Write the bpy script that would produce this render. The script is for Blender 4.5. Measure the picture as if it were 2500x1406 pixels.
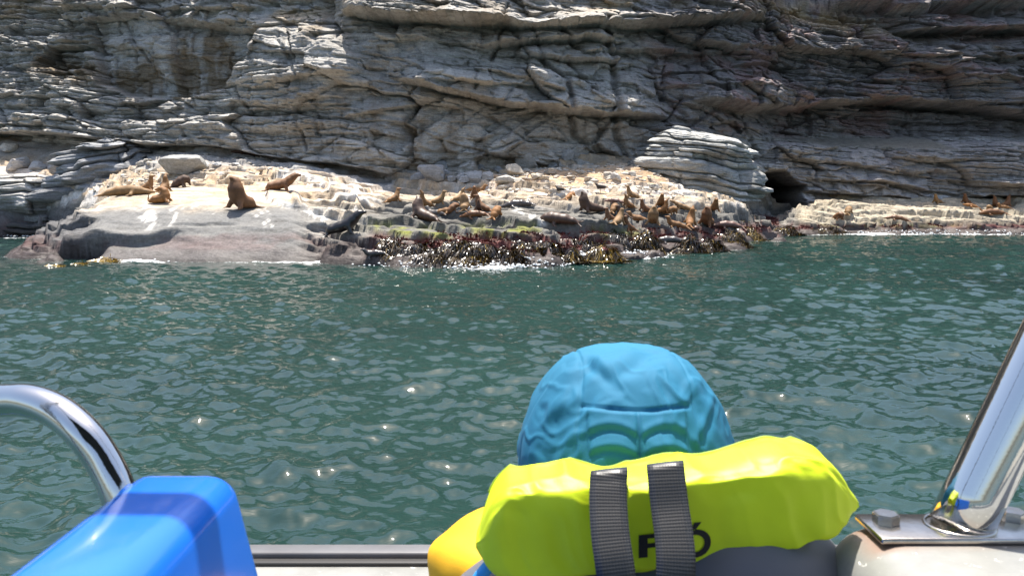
import bpy, bmesh, math, random
import numpy as np
from mathutils import Vector, Matrix

for _o in list(bpy.data.objects):
    bpy.data.objects.remove(_o)
S = bpy.context.scene
C = S.collection
R = math.radians

# ------------------------------------------------------------------ camera
FPX, CAMH, PITCH = 1925.0, 2.4, R(6.46)
cam = bpy.data.cameras.new('camera')
cam.sensor_width = 36.0
cam.lens = 36.0 * FPX / 2500.0
cam.clip_start = 0.05
cam.clip_end = 6000
cam.dof.use_dof = True
cam.dof.focus_distance = 34.0
cam.dof.aperture_fstop = 20.0
camo = bpy.data.objects.new('camera', cam)
C.objects.link(camo)
camo.location = (0, 0, CAMH)
camo.rotation_euler = (math.pi / 2 - PITCH, 0, 0)
S.camera = camo

# ------------------------------------------------------------------ sky, sun, exposure
SUN_EL, SUN_AZ = R(75.0), R(-8.0)            # azimuth from +Y (behind the cliff) towards +X
world = bpy.data.worlds.new('World')
S.world = world
world.use_nodes = True
wn = world.node_tree
sky = wn.nodes.new('ShaderNodeTexSky')
sky.sky_type = 'NISHITA'
sky.sun_disc = False
sky.sun_elevation = SUN_EL
sky.sun_rotation = SUN_AZ
sky.air_density = 1.0
sky.dust_density = 3.0
sky.ozone_density = 1.0
bg = wn.nodes['Background']
bg.inputs[1].default_value = 0.14
wn.links.new(sky.outputs[0], bg.inputs[0])
sun = bpy.data.lights.new('sun', 'SUN')
sun.energy = 5.0
sun.angle = R(0.5)
sun.color = (1.0, 0.95, 0.87)
suno = bpy.data.objects.new('sun', sun)
C.objects.link(suno)
SUNDIR = Vector((math.sin(SUN_AZ) * math.cos(SUN_EL), math.cos(SUN_AZ) * math.cos(SUN_EL), math.sin(SUN_EL)))
suno.rotation_euler = SUNDIR.to_track_quat('Z', 'Y').to_euler()
suno.location = (0, 0, 60)
S.view_settings.view_transform = 'Standard'
S.view_settings.look = 'None'
S.view_settings.gamma = 1.0
S.view_settings.use_curve_mapping = False
S.view_settings.exposure = 1.05

CP, SP = math.cos(PITCH), math.sin(PITCH)
def raydir(px, py):
    a = (px - 1250.0) / FPX
    b = (703.0 - py) / FPX
    return a, CP + b * SP, -SP + b * CP
def P(px, py, Y):
    a, c, e = raydir(px, py)
    k = Y / c
    return Vector((a * k, Y, CAMH + e * k))
def Pz(px, py, z):
    a, c, e = raydir(px, py)
    k = (z - CAMH) / e
    return Vector((a * k, c * k, z))
def project(x, y, z):
    zc = y * CP - (z - CAMH) * SP
    yc = y * SP + (z - CAMH) * CP
    return 1250.0 + FPX * x / zc, 703.0 - FPX * yc / zc

# ------------------------------------------------------------------ noise
M32 = 0xffffffff
def hsh(i, j=0, k=0, s=0):
    i = np.asarray(i, dtype=np.int64); j = np.asarray(j, dtype=np.int64); k = np.asarray(k, dtype=np.int64)
    n = (i * 374761393 + j * 668265263 + k * 362437 * 977 + s * 974711 + 1013904223) & M32
    n = ((n ^ (n >> 13)) * 1274126177) & M32
    n = ((n ^ (n >> 15)) * 668265263) & M32
    n = n ^ (n >> 16)
    return (n & 0xffffff) / float(0x1000000)
def _q(f):
    return f * f * f * (f * (f * 6 - 15) + 10)
def n2(x, y, s=0):
    i = np.floor(x).astype(np.int64); j = np.floor(y).astype(np.int64)
    u = _q(x - i); v = _q(y - j)
    a = hsh(i, j, 0, s); b = hsh(i + 1, j, 0, s); c = hsh(i, j + 1, 0, s); d = hsh(i + 1, j + 1, 0, s)
    return ((a + (b - a) * u) * (1 - v) + (c + (d - c) * u) * v) * 2 - 1
def n3(x, y, z, s=0):
    k = np.floor(z).astype(np.int64); w = _q(z - k)
    i = np.floor(x).astype(np.int64); j = np.floor(y).astype(np.int64)
    u = _q(x - i); v = _q(y - j)
    r = 0
    for kk, ww in ((k, 1 - w), (k + 1, w)):
        a = hsh(i, j, kk, s); b = hsh(i + 1, j, kk, s); c = hsh(i, j + 1, kk, s); d = hsh(i + 1, j + 1, kk, s)
        r = r + ((a + (b - a) * u) * (1 - v) + (c + (d - c) * u) * v) * ww
    return r * 2 - 1
def fbm(x, y, o=4, s=0, g=0.5, l=2.03):
    r = 0; a = 1.0; t = 0
    for q in range(o):
        r = r + a * n2(x, y, s + q * 7); t += a
        a *= g; x = x * l + 3.7; y = y * l + 1.3
    return r / t
def fbm3(x, y, z, o=3, s=0):
    r = 0; a = 1.0; t = 0
    for q in range(o):
        r = r + a * n3(x, y, z, s + q * 7); t += a
        a *= 0.5; x = x * 2.03 + 3.7; y = y * 2.03 + 1.3; z = z * 2.03 + 7.1
    return r / t
def sst(a, b, x):
    t = np.clip((x - a) / (b - a), 0, 1)
    return t * t * (3 - 2 * t)
def mixc(c, col, w):
    return c + (np.array(col) - c) * w[..., None]
def polydist(U, V, pts):
    d = np.full(U.shape, 1e9)
    for (ax, ay), (bx, by) in zip(pts[:-1], pts[1:]):
        vx, vy = bx - ax, by - ay
        t = np.clip(((U - ax) * vx + (V - ay) * vy) / (vx * vx + vy * vy + 1e-9), 0, 1)
        d = np.minimum(d, np.hypot(U - ax - t * vx, V - ay - t * vy))
    return d
def polyin(U, V, pts):
    ins = np.zeros(U.shape, bool)
    n = len(pts)
    for i in range(n):
        x1, y1 = pts[i]; x2, y2 = pts[(i + 1) % n]
        if y1 == y2: continue
        c = ((y1 > V) != (y2 > V)) & (U < (x2 - x1) * (V - y1) / (y2 - y1) + x1)
        ins ^= c
    return ins
def softpoly(U, V, pts, w):
    d = polydist(U, V, list(pts) + [pts[0]])
    ins = polyin(U, V, pts)
    return sst(-w, w, np.where(ins, d, -d))

# ------------------------------------------------------------------ mesh helpers
def mesh_np(name, V, F, smooth=True):
    V = np.ascontiguousarray(V, dtype=np.float32).reshape(-1, 3)
    F = np.ascontiguousarray(F, dtype=np.int32)
    me = bpy.data.meshes.new(name)
    n, k = F.shape
    me.vertices.add(len(V)); me.vertices.foreach_set('co', V.ravel())
    me.loops.add(n * k); me.loops.foreach_set('vertex_index', F.ravel())
    me.polygons.add(n)
    me.polygons.foreach_set('loop_start', np.arange(0, n * k, k, dtype=np.int32))
    try:
        me.polygons.foreach_set('loop_total', np.full(n, k, dtype=np.int32))
    except Exception:
        pass
    if smooth:
        me.polygons.foreach_set('use_smooth', np.ones(n, dtype=bool))
    me.update(calc_edges=True)
    return me
def gridfaces(nu, nv, wrapu=False, wrapv=False):
    i = np.arange(nu if wrapu else nu - 1); j = np.arange(nv if wrapv else nv - 1)
    I, J = np.meshgrid(i, j, indexing='ij')
    I2 = (I + 1) % nu; J2 = (J + 1) % nv
    return np.stack([I * nv + J, I2 * nv + J, I2 * nv + J2, I * nv + J2], -1).reshape(-1, 4)
def addcol(me, name, arr):
    a = me.color_attributes.new(name, 'FLOAT_COLOR', 'POINT')
    arr = np.asarray(arr, dtype=np.float32).reshape(-1, arr.shape[-1])
    if arr.shape[1] == 3:
        arr = np.concatenate([arr, np.ones((len(arr), 1), np.float32)], 1)
    a.data.foreach_set('color', np.ascontiguousarray(arr).ravel())
def addflt(me, name, arr):
    a = me.attributes.new(name, 'FLOAT', 'POINT')
    a.data.foreach_set('value', np.ascontiguousarray(arr, dtype=np.float32).ravel())
def link(name, me, mat=None, parent=None, loc=None):
    o = bpy.data.objects.new(name, me)
    C.objects.link(o)
    if mat is not None and me is not None and not me.materials:
        me.materials.append(mat)
    if parent is not None: o.parent = parent
    if loc is not None: o.location = loc
    return o
def tag(o, label=None, cat=None, group=None, kind=None):
    if label: o['label'] = label
    if cat: o['category'] = cat
    if group: o['group'] = group
    if kind: o['kind'] = kind
    return o
def empty(name, loc=(0, 0, 0)):
    o = bpy.data.objects.new(name, None)
    o.empty_display_size = 0.2
    C.objects.link(o); o.location = loc
    return o
def bm_mesh(bm, name, smooth=True):
    me = bpy.data.meshes.new(name)
    bm.normal_update(); bm.to_mesh(me); bm.free()
    if smooth:
        me.polygons.foreach_set('use_smooth', np.ones(len(me.polygons), dtype=bool))
    return me
def catmull(pts, n):
    pts = [np.array(p, float) for p in pts]
    pts = [2 * pts[0] - pts[1]] + pts + [2 * pts[-1] - pts[-2]]
    out = []
    for i in range(1, len(pts) - 2):
        p0, p1, p2, p3 = pts[i - 1:i + 3]
        for t in np.linspace(0, 1, n, endpoint=False):
            out.append(0.5 * ((2 * p1) + (-p0 + p2) * t + (2 * p0 - 5 * p1 + 4 * p2 - p3) * t * t + (-p0 + 3 * p1 - 3 * p2 + p3) * t ** 3))
    out.append(pts[-2])
    return np.array(out)
def tube(name, pts, rad, seg=24, cap=True):
    pts = np.asarray(pts, float); n = len(pts)
    rad = np.broadcast_to(np.asarray(rad, float), (n,))
    T = np.gradient(pts, axis=0); T /= np.linalg.norm(T, axis=1)[:, None]
    up = np.array([0.13, 0.91, 0.4]); up /= np.linalg.norm(up)
    V = []
    b = None
    for i in range(n):
        a = up - T[i] * up.dot(T[i]) if b is None else b - T[i] * b.dot(T[i])
        a /= np.linalg.norm(a); b = a
        c = np.cross(T[i], a)
        ang = np.linspace(0, 2 * math.pi, seg, endpoint=False)
        V.append(pts[i] + rad[i] * (np.cos(ang)[:, None] * a + np.sin(ang)[:, None] * c))
    V = np.array(V).reshape(-1, 3)
    F = gridfaces(n, seg, wrapv=True)[:, ::-1]
    me = mesh_np(name, V, F)
    if cap:
        bm = bmesh.new(); bm.from_mesh(me)
        bm.verts.ensure_lookup_table()
        bm.faces.new([bm.verts[k] for k in range(seg)])
        bm.faces.new([bm.verts[(n - 1) * seg + k] for k in reversed(range(seg))])
        bmesh.ops.recalc_face_normals(bm, faces=bm.faces)
        me2 = bm_mesh(bm, name); bpy.data.meshes.remove(me); me = me2
    return me
def rbox(name, size, r=0.01, seg=3, loc=(0, 0, 0)):
    bm = bmesh.new()
    bmesh.ops.create_cube(bm, size=1.0)
    for v in bm.verts:
        v.co = Vector((v.co.x * size[0] + loc[0], v.co.y * size[1] + loc[1], v.co.z * size[2] + loc[2]))
    if r > 0:
        bmesh.ops.bevel(bm, geom=list(bm.edges) + list(bm.verts), offset=r, segments=seg, profile=0.5, affect='EDGES')
    return bm_mesh(bm, name, smooth=True)

# ---- implicit bodies: smooth union of tapered capsules, meshed with surface nets
def caps(a, b, ra, rb, flat=None, k=None):
    return (np.array(a, float), np.array(b, float), ra, rb, flat, k)
def surface_nets(F, org, h):
    s = F < 0
    nx, ny, nz = F.shape
    cs = [(0, 0, 0), (1, 0, 0), (0, 1, 0), (1, 1, 0), (0, 0, 1), (1, 0, 1), (0, 1, 1), (1, 1, 1)]
    sub = lambda A, c: A[c[0]:nx - 1 + c[0], c[1]:ny - 1 + c[1], c[2]:nz - 1 + c[2]]
    cnt = sum(sub(s, c).astype(int) for c in cs)
    act = (cnt > 0) & (cnt < 8)
    acc = np.zeros(act.shape + (3,)); num = np.zeros(act.shape)
    for a in range(8):
        for b in range(a + 1, 8):
            ca, cb = cs[a], cs[b]
            if sum(abs(ca[q] - cb[q]) for q in range(3)) != 1: continue
            fa, fb = sub(F, ca), sub(F, cb)
            m = (fa < 0) != (fb < 0)
            t = np.where(m, fa / np.where(m, fa - fb, 1), 0)
            for q in range(3):
                acc[..., q] += np.where(m, ca[q] + (cb[q] - ca[q]) * t, 0)
            num += m
    idx = np.full(act.shape, -1, dtype=np.int64)
    I = np.argwhere(act)
    idx[act] = np.arange(len(I))
    V = (I + acc[act] / num[act][:, None]) * h + org
    faces = []
    for ax in range(3):
        d = [0, 0, 0]; d[ax] = 1
        sl0 = [slice(1, nx - 1), slice(1, ny - 1), slice(1, nz - 1)]
        sl0[ax] = slice(0, F.shape[ax] - 1)
        sl1 = list(sl0); sl1[ax] = slice(1, F.shape[ax])
        m = s[tuple(sl0)] != s[tuple(sl1)]
        q = np.argwhere(m)
        if not len(q): continue
        offs = np.array([1, 1, 1]); offs[ax] = 0
        q = q + offs
        u, v = (ax + 1) % 3, (ax + 2) % 3
        eu = np.zeros(3, int); eu[u] = 1
        ev = np.zeros(3, int); ev[v] = 1
        g = lambda p: idx[p[:, 0], p[:, 1], p[:, 2]]
        f = np.stack([g(q - eu - ev), g(q - ev), g(q), g(q - eu)], 1)
        ins = s[q[:, 0], q[:, 1], q[:, 2]]
        f = np.where(ins[:, None], f, f[:, ::-1])
        faces.append(f)
    return V, np.concatenate(faces)
def sdf_mesh(name, prims, h, k=0.05, noise=None, pad=0.06, relax=1):
    lo = np.min([np.minimum(p[0] - p[2], p[1] - p[3]) for p in prims], 0) - pad
    hi = np.max([np.maximum(p[0] + p[2], p[1] + p[3]) for p in prims], 0) + pad
    n = np.ceil((hi - lo) / h).astype(int) + 1
    X, Y, Z = np.meshgrid(*[lo[q] + h * np.arange(n[q]) for q in range(3)], indexing='ij')
    Q = np.stack([X, Y, Z], -1)
    F = None
    for a, b, ra, rb, flat, kk in prims:
        ba = b - a; L = ba.dot(ba) + 1e-12
        t = np.clip(((Q - a) @ ba) / L, 0, 1)
        d = Q - a - t[..., None] * ba
        if flat is not None:
            nn = np.array(flat[0], float); nn /= np.linalg.norm(nn)
            d = d + nn * ((d @ nn) * (flat[1] - 1))[..., None]
        D = np.sqrt((d * d).sum(-1)) - (ra + (rb - ra) * t)
        if F is None: F = D
        else:
            K = kk or k
            hh = np.clip(0.5 + 0.5 * (D - F) / K, 0, 1)
            F = D + (F - D) * hh - K * hh * (1 - hh)
    if noise: F = F + noise(X, Y, Z)
    V, Fc = surface_nets(F, lo, h)
    for _ in range(relax):
        A = np.zeros_like(V); c = np.zeros(len(V))
        for q in range(4):
            for w in (1, 3):
                np.add.at(A, Fc[:, q], V[Fc[:, (q + w) % 4]]); np.add.at(c, Fc[:, q], 1)
        V = V * 0.5 + 0.5 * A / np.maximum(c, 1)[:, None]
    return mesh_np(name, V, Fc)
# ------------------------------------------------------------------ materials
def newmat(name):
    m = bpy.data.materials.new(name)
    m.use_nodes = True
    nt = m.node_tree
    b = nt.nodes['Principled BSDF']
    return m, nt, b
def N(nt, t, **kw):
    n = nt.nodes.new(t)
    for k, v in kw.items():
        if k in ('inp',):
            for a, b in v.items(): n.inputs[a].default_value = b
        else: setattr(n, k, v)
    return n
def L(nt, a, b): nt.links.new(a, b)
def tex(nt, scale, detail=4.0, rough=0.55, mapping=None, coord='Object', dist=0.0):
    tc = N(nt, 'ShaderNodeTexCoord')
    src = tc.outputs[coord]
    if mapping:
        mp = N(nt, 'ShaderNodeMapping')
        mp.inputs['Scale'].default_value = mapping
        L(nt, src, mp.inputs[0]); src = mp.outputs[0]
    t = N(nt, 'ShaderNodeTexNoise')
    t.inputs['Scale'].default_value = scale
    t.inputs['Detail'].default_value = detail
    t.inputs['Roughness'].default_value = rough
    t.inputs['Distortion'].default_value = dist
    L(nt, src, t.inputs['Vector'])
    return t.outputs['Fac']
def ramp(nt, fac, stops):
    r = N(nt, 'ShaderNodeValToRGB')
    e = r.color_ramp.elements
    while len(e) < len(stops): e.new(0.5)
    for q, (p, c) in zip(e, stops):
        q.position = p; q.color = tuple(c) + (1,) if len(c) == 3 else c
    L(nt, fac, r.inputs[0])
    return r.outputs[0]
def mul(nt, a, b, fac=1.0, mode='MULTIPLY'):
    m = N(nt, 'ShaderNodeMix', data_type='RGBA', blend_type=mode)
    m.inputs[0].default_value = fac
    for s, v in ((m.inputs[6], a), (m.inputs[7], b)):
        if hasattr(v, 'links'): L(nt, v, s)
        else: s.default_value = tuple(v) + (1,)
    return m.outputs[2]
def bump(nt, b, h, strength=0.5, dist=0.05, prev=None):
    n = N(nt, 'ShaderNodeBump')
    n.inputs['Strength'].default_value = strength
    n.inputs['Distance'].default_value = dist
    L(nt, h, n.inputs['Height'])
    if prev is not None: L(nt, prev, n.inputs['Normal'])
    if b is not None: L(nt, n.outputs[0], b.inputs['Normal'])
    return n.outputs[0]

def rock_mat(name, colattr=True, base=(0.3, 0.29, 0.27), zs=9.0, bs=0.6):
    m, nt, b = newmat(name)
    if colattr:
        at = N(nt, 'ShaderNodeAttribute', attribute_name='Col'); col = at.outputs['Color']
        wt = N(nt, 'ShaderNodeAttribute', attribute_name='Wet')
        mr = N(nt, 'ShaderNodeMapRange')
        mr.inputs[3].default_value = 0.9; mr.inputs[4].default_value = 0.55
        L(nt, wt.outputs['Fac'], mr.inputs[0]); L(nt, mr.outputs[0], b.inputs['Roughness'])
    else:
        oi = N(nt, 'ShaderNodeObjectInfo'); col = oi.outputs['Color']
        b.inputs['Roughness'].default_value = 0.9
    f1 = tex(nt, 1.3, 6, 0.65, (1, 1, zs))
    f2 = tex(nt, 9.0, 5, 0.6)
    c1 = ramp(nt, f1, [(0.28, (0.62, 0.6, 0.58)), (0.5, (1.0, 1.0, 1.0)), (0.75, (1.22, 1.2, 1.16))])
    c2 = ramp(nt, f2, [(0.3, (0.75, 0.74, 0.72)), (0.7, (1.15, 1.15, 1.14))])
    col = mul(nt, mul(nt, col, c1), c2)
    L(nt, col, b.inputs['Base Color'])
    p = bump(nt, None, f1, bs, 0.25)
    f3 = tex(nt, 4.0, 8, 0.68)
    p = bump(nt, b, f3, bs * 0.7, 0.12, p)
    b.inputs['Specular IOR Level'].default_value = 0.22
    return m
M_ROCK = rock_mat('cliff_rock', zs=9.0, bs=0.7)
M_SHELF = rock_mat('shelf_rock', zs=3.0, bs=0.35)
M_STONE = rock_mat('loose_stone', colattr=False, zs=4.0, bs=0.4)

def plain(name, col, rough=0.5, metal=0.0, spec=0.5, noise=None, nb=None, coat=0.0):
    m, nt, b = newmat(name)
    b.inputs['Base Color'].default_value = tuple(col) + (1,)
    b.inputs['Roughness'].default_value = rough
    b.inputs['Metallic'].default_value = metal
    b.inputs['Specular IOR Level'].default_value = spec
    b.inputs['Coat Weight'].default_value = coat
    b.inputs['Coat Roughness'].default_value = 0.08
    if noise:
        sc, lo, hi = noise
        f = tex(nt, sc, 6, 0.6)
        L(nt, mul(nt, col, ramp(nt, f, [(0.3, (lo,) * 3), (0.7, (hi,) * 3)])), b.inputs['Base Color'])
    if nb:
        bump(nt, b, tex(nt, nb[0], 5, 0.6), nb[1], nb[2])
    return m

def fur_mat():
    m, nt, b = newmat('sea_lion_fur')
    oi = N(nt, 'ShaderNodeObjectInfo')
    f = tex(nt, 3.5, 5, 0.6)
    g = tex(nt, 60.0, 3, 0.6, (1, 1, 0.4))
    c = mul(nt, oi.outputs['Color'], ramp(nt, f, [(0.3, (0.6, 0.56, 0.52)), (0.55, (1, 1, 1)), (0.8, (1.25, 1.2, 1.1))]))
    c = mul(nt, c, ramp(nt, g, [(0.3, (0.8, 0.8, 0.8)), (0.7, (1.15, 1.15, 1.15))]))
    L(nt, c, b.inputs['Base Color'])
    L(nt, oi.outputs['Alpha'], b.inputs['Roughness'])
    b.inputs['Sheen Weight'].default_value = 0.06
    b.inputs['Sheen Roughness'].default_value = 0.4
    b.inputs['Sheen Tint'].default_value = (0.9, 0.7, 0.45, 1)
    bump(nt, b, g, 0.25, 0.01)
    return m
M_FUR = fur_mat()

def water_mat():
    m, nt, b = newmat('sea_water')
    foam = N(nt, 'ShaderNodeAttribute', attribute_name='Foam')
    f = tex(nt, 5.0, 8, 0.7)
    sub = N(nt, 'ShaderNodeMath', operation='MULTIPLY_ADD'); sub.inputs[1].default_value = 2.2; sub.inputs[2].default_value = -1.1
    L(nt, f, sub.inputs[0])
    ad = N(nt, 'ShaderNodeMath', operation='ADD'); L(nt, foam.outputs['Fac'], ad.inputs[0]); L(nt, sub.outputs[0], ad.inputs[1])
    gt = N(nt, 'ShaderNodeMapRange'); gt.inputs[1].default_value = 0.45; gt.inputs[2].default_value = 0.75
    L(nt, ad.outputs[0], gt.inputs[0])
    big = tex(nt, 0.16, 3, 0.5)
    wc = ramp(nt, big, [(0.3, (0.008, 0.024, 0.021)), (0.7, (0.014, 0.040, 0.034))])
    mx = N(nt, 'ShaderNodeMix', data_type='RGBA')
    L(nt, gt.outputs[0], mx.inputs[0]); L(nt, wc, mx.inputs[6]); mx.inputs[7].default_value = (0.8, 0.82, 0.82, 1)
    L(nt, mx.outputs[2], b.inputs['Base Color'])
    ro = N(nt, 'ShaderNodeMapRange'); ro.inputs[3].default_value = 0.045; ro.inputs[4].default_value = 0.8
    L(nt, gt.outputs[0], ro.inputs[0]); L(nt, ro.outputs[0], b.inputs['Roughness'])
    b.inputs['IOR'].default_value = 1.4
    b.inputs['Specular IOR Level'].default_value = 0.5
    r1 = tex(nt, 1.9, 4, 0.5, (0.6, 1.4, 1), dist=0.6)
    r2 = tex(nt, 7.0, 3, 0.5, (0.6, 1.4, 1), dist=0.4)
    p = bump(nt, None, r1, 0.22, 0.10)
    p = bump(nt, None, r2, 0.3, 0.02, p)
    bump(nt, b, tex(nt, 19.0, 2, 0.5, (0.5, 1.5, 1), dist=0.5), 0.16, 0.008, p)
    return m
M_SEA = water_mat()

def kelp_mat():
    m, nt, b = newmat('wet_kelp')
    at = N(nt, 'ShaderNodeAttribute', attribute_name='Tone')
    c = ramp(nt, at.outputs['Fac'], [(0.0, (0.006, 0.005, 0.003)), (0.45, (0.022, 0.014, 0.005)), (0.85, (0.06, 0.036, 0.006)), (1.0, (0.2, 0.13, 0.02))])
    L(nt, c, b.inputs['Base Color'])
    b.inputs['Roughness'].default_value = 0.2
    b.inputs['Specular IOR Level'].default_value = 0.6
    return m
M_KELP = kelp_mat()
M_ALGAE = plain('red_algae', (0.10, 0.022, 0.018), 0.6, noise=(3.0, 0.6, 1.4))
M_FOAM = plain('sea_foam', (0.82, 0.84, 0.84), 0.7, nb=(9.0, 0.6, 0.05))
M_STEEL = plain('stainless_steel', (0.58, 0.575, 0.56), 0.06, 1.0, nb=(260.0, 0.03, 0.002))
M_PLATE = plain('worn_steel', (0.5, 0.47, 0.43), 0.24, 1.0, noise=(22.0, 0.6, 1.2), nb=(120.0, 0.1, 0.002))
M_BLUE = plain('blue_gelcoat', (0.012, 0.135, 0.62), 0.16, noise=(5.0, 0.93, 1.05), coat=0.5)
M_RUBBER = plain('grey_rubber', (0.10, 0.10, 0.105), 0.5, noise=(9.0, 0.8, 1.2))
M_GAPSHADE = plain('gap_shade', (0.03, 0.028, 0.026), 0.6)  # shadow of the rail gap as a dark colour
def gel_mat():
    m, nt, b = newmat('speckled_gelcoat')
    f = tex(nt, 10.0, 6, 0.65); g = tex(nt, 90.0, 3, 0.7); h = tex(nt, 160.0, 2, 0.5)
    c = mul(nt, (0.25, 0.25, 0.235), ramp(nt, f, [(0.3, (0.75, 0.75, 0.73)), (0.7, (1.15, 1.15, 1.15))]))
    k = ramp(nt, g, [(0.66, (0, 0, 0)), (0.72, (1, 1, 1))])
    mx = N(nt, 'ShaderNodeMix', data_type='RGBA'); L(nt, k, mx.inputs[0]); L(nt, c, mx.inputs[6]); mx.inputs[7].default_value = (0.72, 0.7, 0.66, 1)
    # rust bleeding from under the plate
    rs = N(nt, 'ShaderNodeAttribute', attribute_name='Rust')
    mz = N(nt, 'ShaderNodeMix', data_type='RGBA'); L(nt, rs.outputs['Fac'], mz.inputs[0]); L(nt, mx.outputs[2], mz.inputs[6]); mz.inputs[7].default_value = (0.22, 0.085, 0.03, 1)
    L(nt, mz.outputs[2], b.inputs['Base Color'])
    b.inputs['Roughness'].default_value = 0.38
    bump(nt, b, h, 0.12, 0.002)
    return m
M_GEL = gel_mat()
def cloth(name, col, rough=0.75, transl=0.0, sheen=0.0, weave=0.0, nv=(7.0, 0.9, 1.08)):
    m, nt, b = newmat(name)
    f = tex(nt, nv[0], 4, 0.5)
    c = mul(nt, col, ramp(nt, f, [(0.3, (nv[1],) * 3), (0.7, (nv[2],) * 3)]))
    L(nt, c, b.inputs['Base Color'])
    b.inputs['Roughness'].default_value = rough
    b.inputs['Sheen Weight'].default_value = sheen
    if weave:
        bump(nt, b, tex(nt, weave, 2, 0.5), 0.2, 0.0008)
    if transl:
        t = N(nt, 'ShaderNodeBsdfTranslucent'); L(nt, c, t.inputs[0])
        mx = N(nt, 'ShaderNodeMixShader'); mx.inputs[0].default_value = transl
        out = nt.nodes['Material Output']
        L(nt, b.outputs[0], mx.inputs[1]); L(nt, t.outputs[0], mx.inputs[2]); L(nt, mx.outputs[0], out.inputs[0])
    return m
M_HAT = cloth('blue_nylon', (0.007, 0.145, 0.262), 0.8, 0.1, 0.0, 900.0)
M_HATSEAM = cloth('blue_nylon_seam', (0.008, 0.16, 0.36), 0.6)
M_LIME = cloth('lime_nylon', (0.66, 0.80, 0.012), 0.5, 0.12, 0.0, 700.0, (9.0, 0.82, 1.08))
M_LIMESEAM = cloth('lime_seam', (0.25, 0.36, 0.01), 0.6)
M_JACKET = cloth('yellow_jacket_cloth', (0.86, 0.47, 0.01), 0.6, 0.1, 0.0, 500.0)
M_GREY = cloth('grey_nylon', (0.085, 0.088, 0.105), 0.55, 0.0, 0.2, 600.0)
M_TRIM = cloth('blue_trim_cloth', (0.03, 0.28, 0.62), 0.6)
M_INK = plain('black_print', (0.006, 0.006, 0.006), 0.6)
M_SKIN = plain('skin', (0.45, 0.26, 0.18), 0.5)
M_TROUSER = cloth('dark_trouser_cloth', (0.03, 0.035, 0.05), 0.8)
M_HAIR = plain('dark_hair', (0.015, 0.011, 0.008), 0.45)
def web_mat():
    m, nt, b = newmat('grey_webbing')
    tc = N(nt, 'ShaderNodeTexCoord')
    sp = N(nt, 'ShaderNodeSeparateXYZ'); L(nt, tc.outputs['UV'], sp.inputs[0])
    def wave(sock, freq):
        a = N(nt, 'ShaderNodeMath', operation='MULTIPLY'); a.inputs[1].default_value = freq; L(nt, sock, a.inputs[0])
        s = N(nt, 'ShaderNodeMath', operation='SINE'); L(nt, a.outputs[0], s.inputs[0]); return s.outputs[0]
    w1 = wave(sp.outputs['Y'], 2 * math.pi * 40); 
    w2 = wave(sp.outputs['X'], 2 * math.pi * 13)
    mm = N(nt, 'ShaderNodeMath', operation='MULTIPLY_ADD'); mm.inputs[1].default_value = 0.45
    L(nt, w2, mm.inputs[0]); L(nt, w1, mm.inputs[2])
    mr = N(nt, 'ShaderNodeMapRange'); mr.inputs[1].default_value = -1.3; mr.inputs[2].default_value = 1.3
    L(nt, mm.outputs[0], mr.inputs[0])
    L(nt, ramp(nt, mr.outputs[0], [(0.2, (0.012, 0.013, 0.015)), (0.8, (0.05, 0.048, 0.046))]), b.inputs['Base Color'])
    b.inputs['Roughness'].default_value = 0.42
    bump(nt, b, mr.outputs[0], 0.35, 0.0006)
    return m
M_WEB = web_mat()
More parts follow.
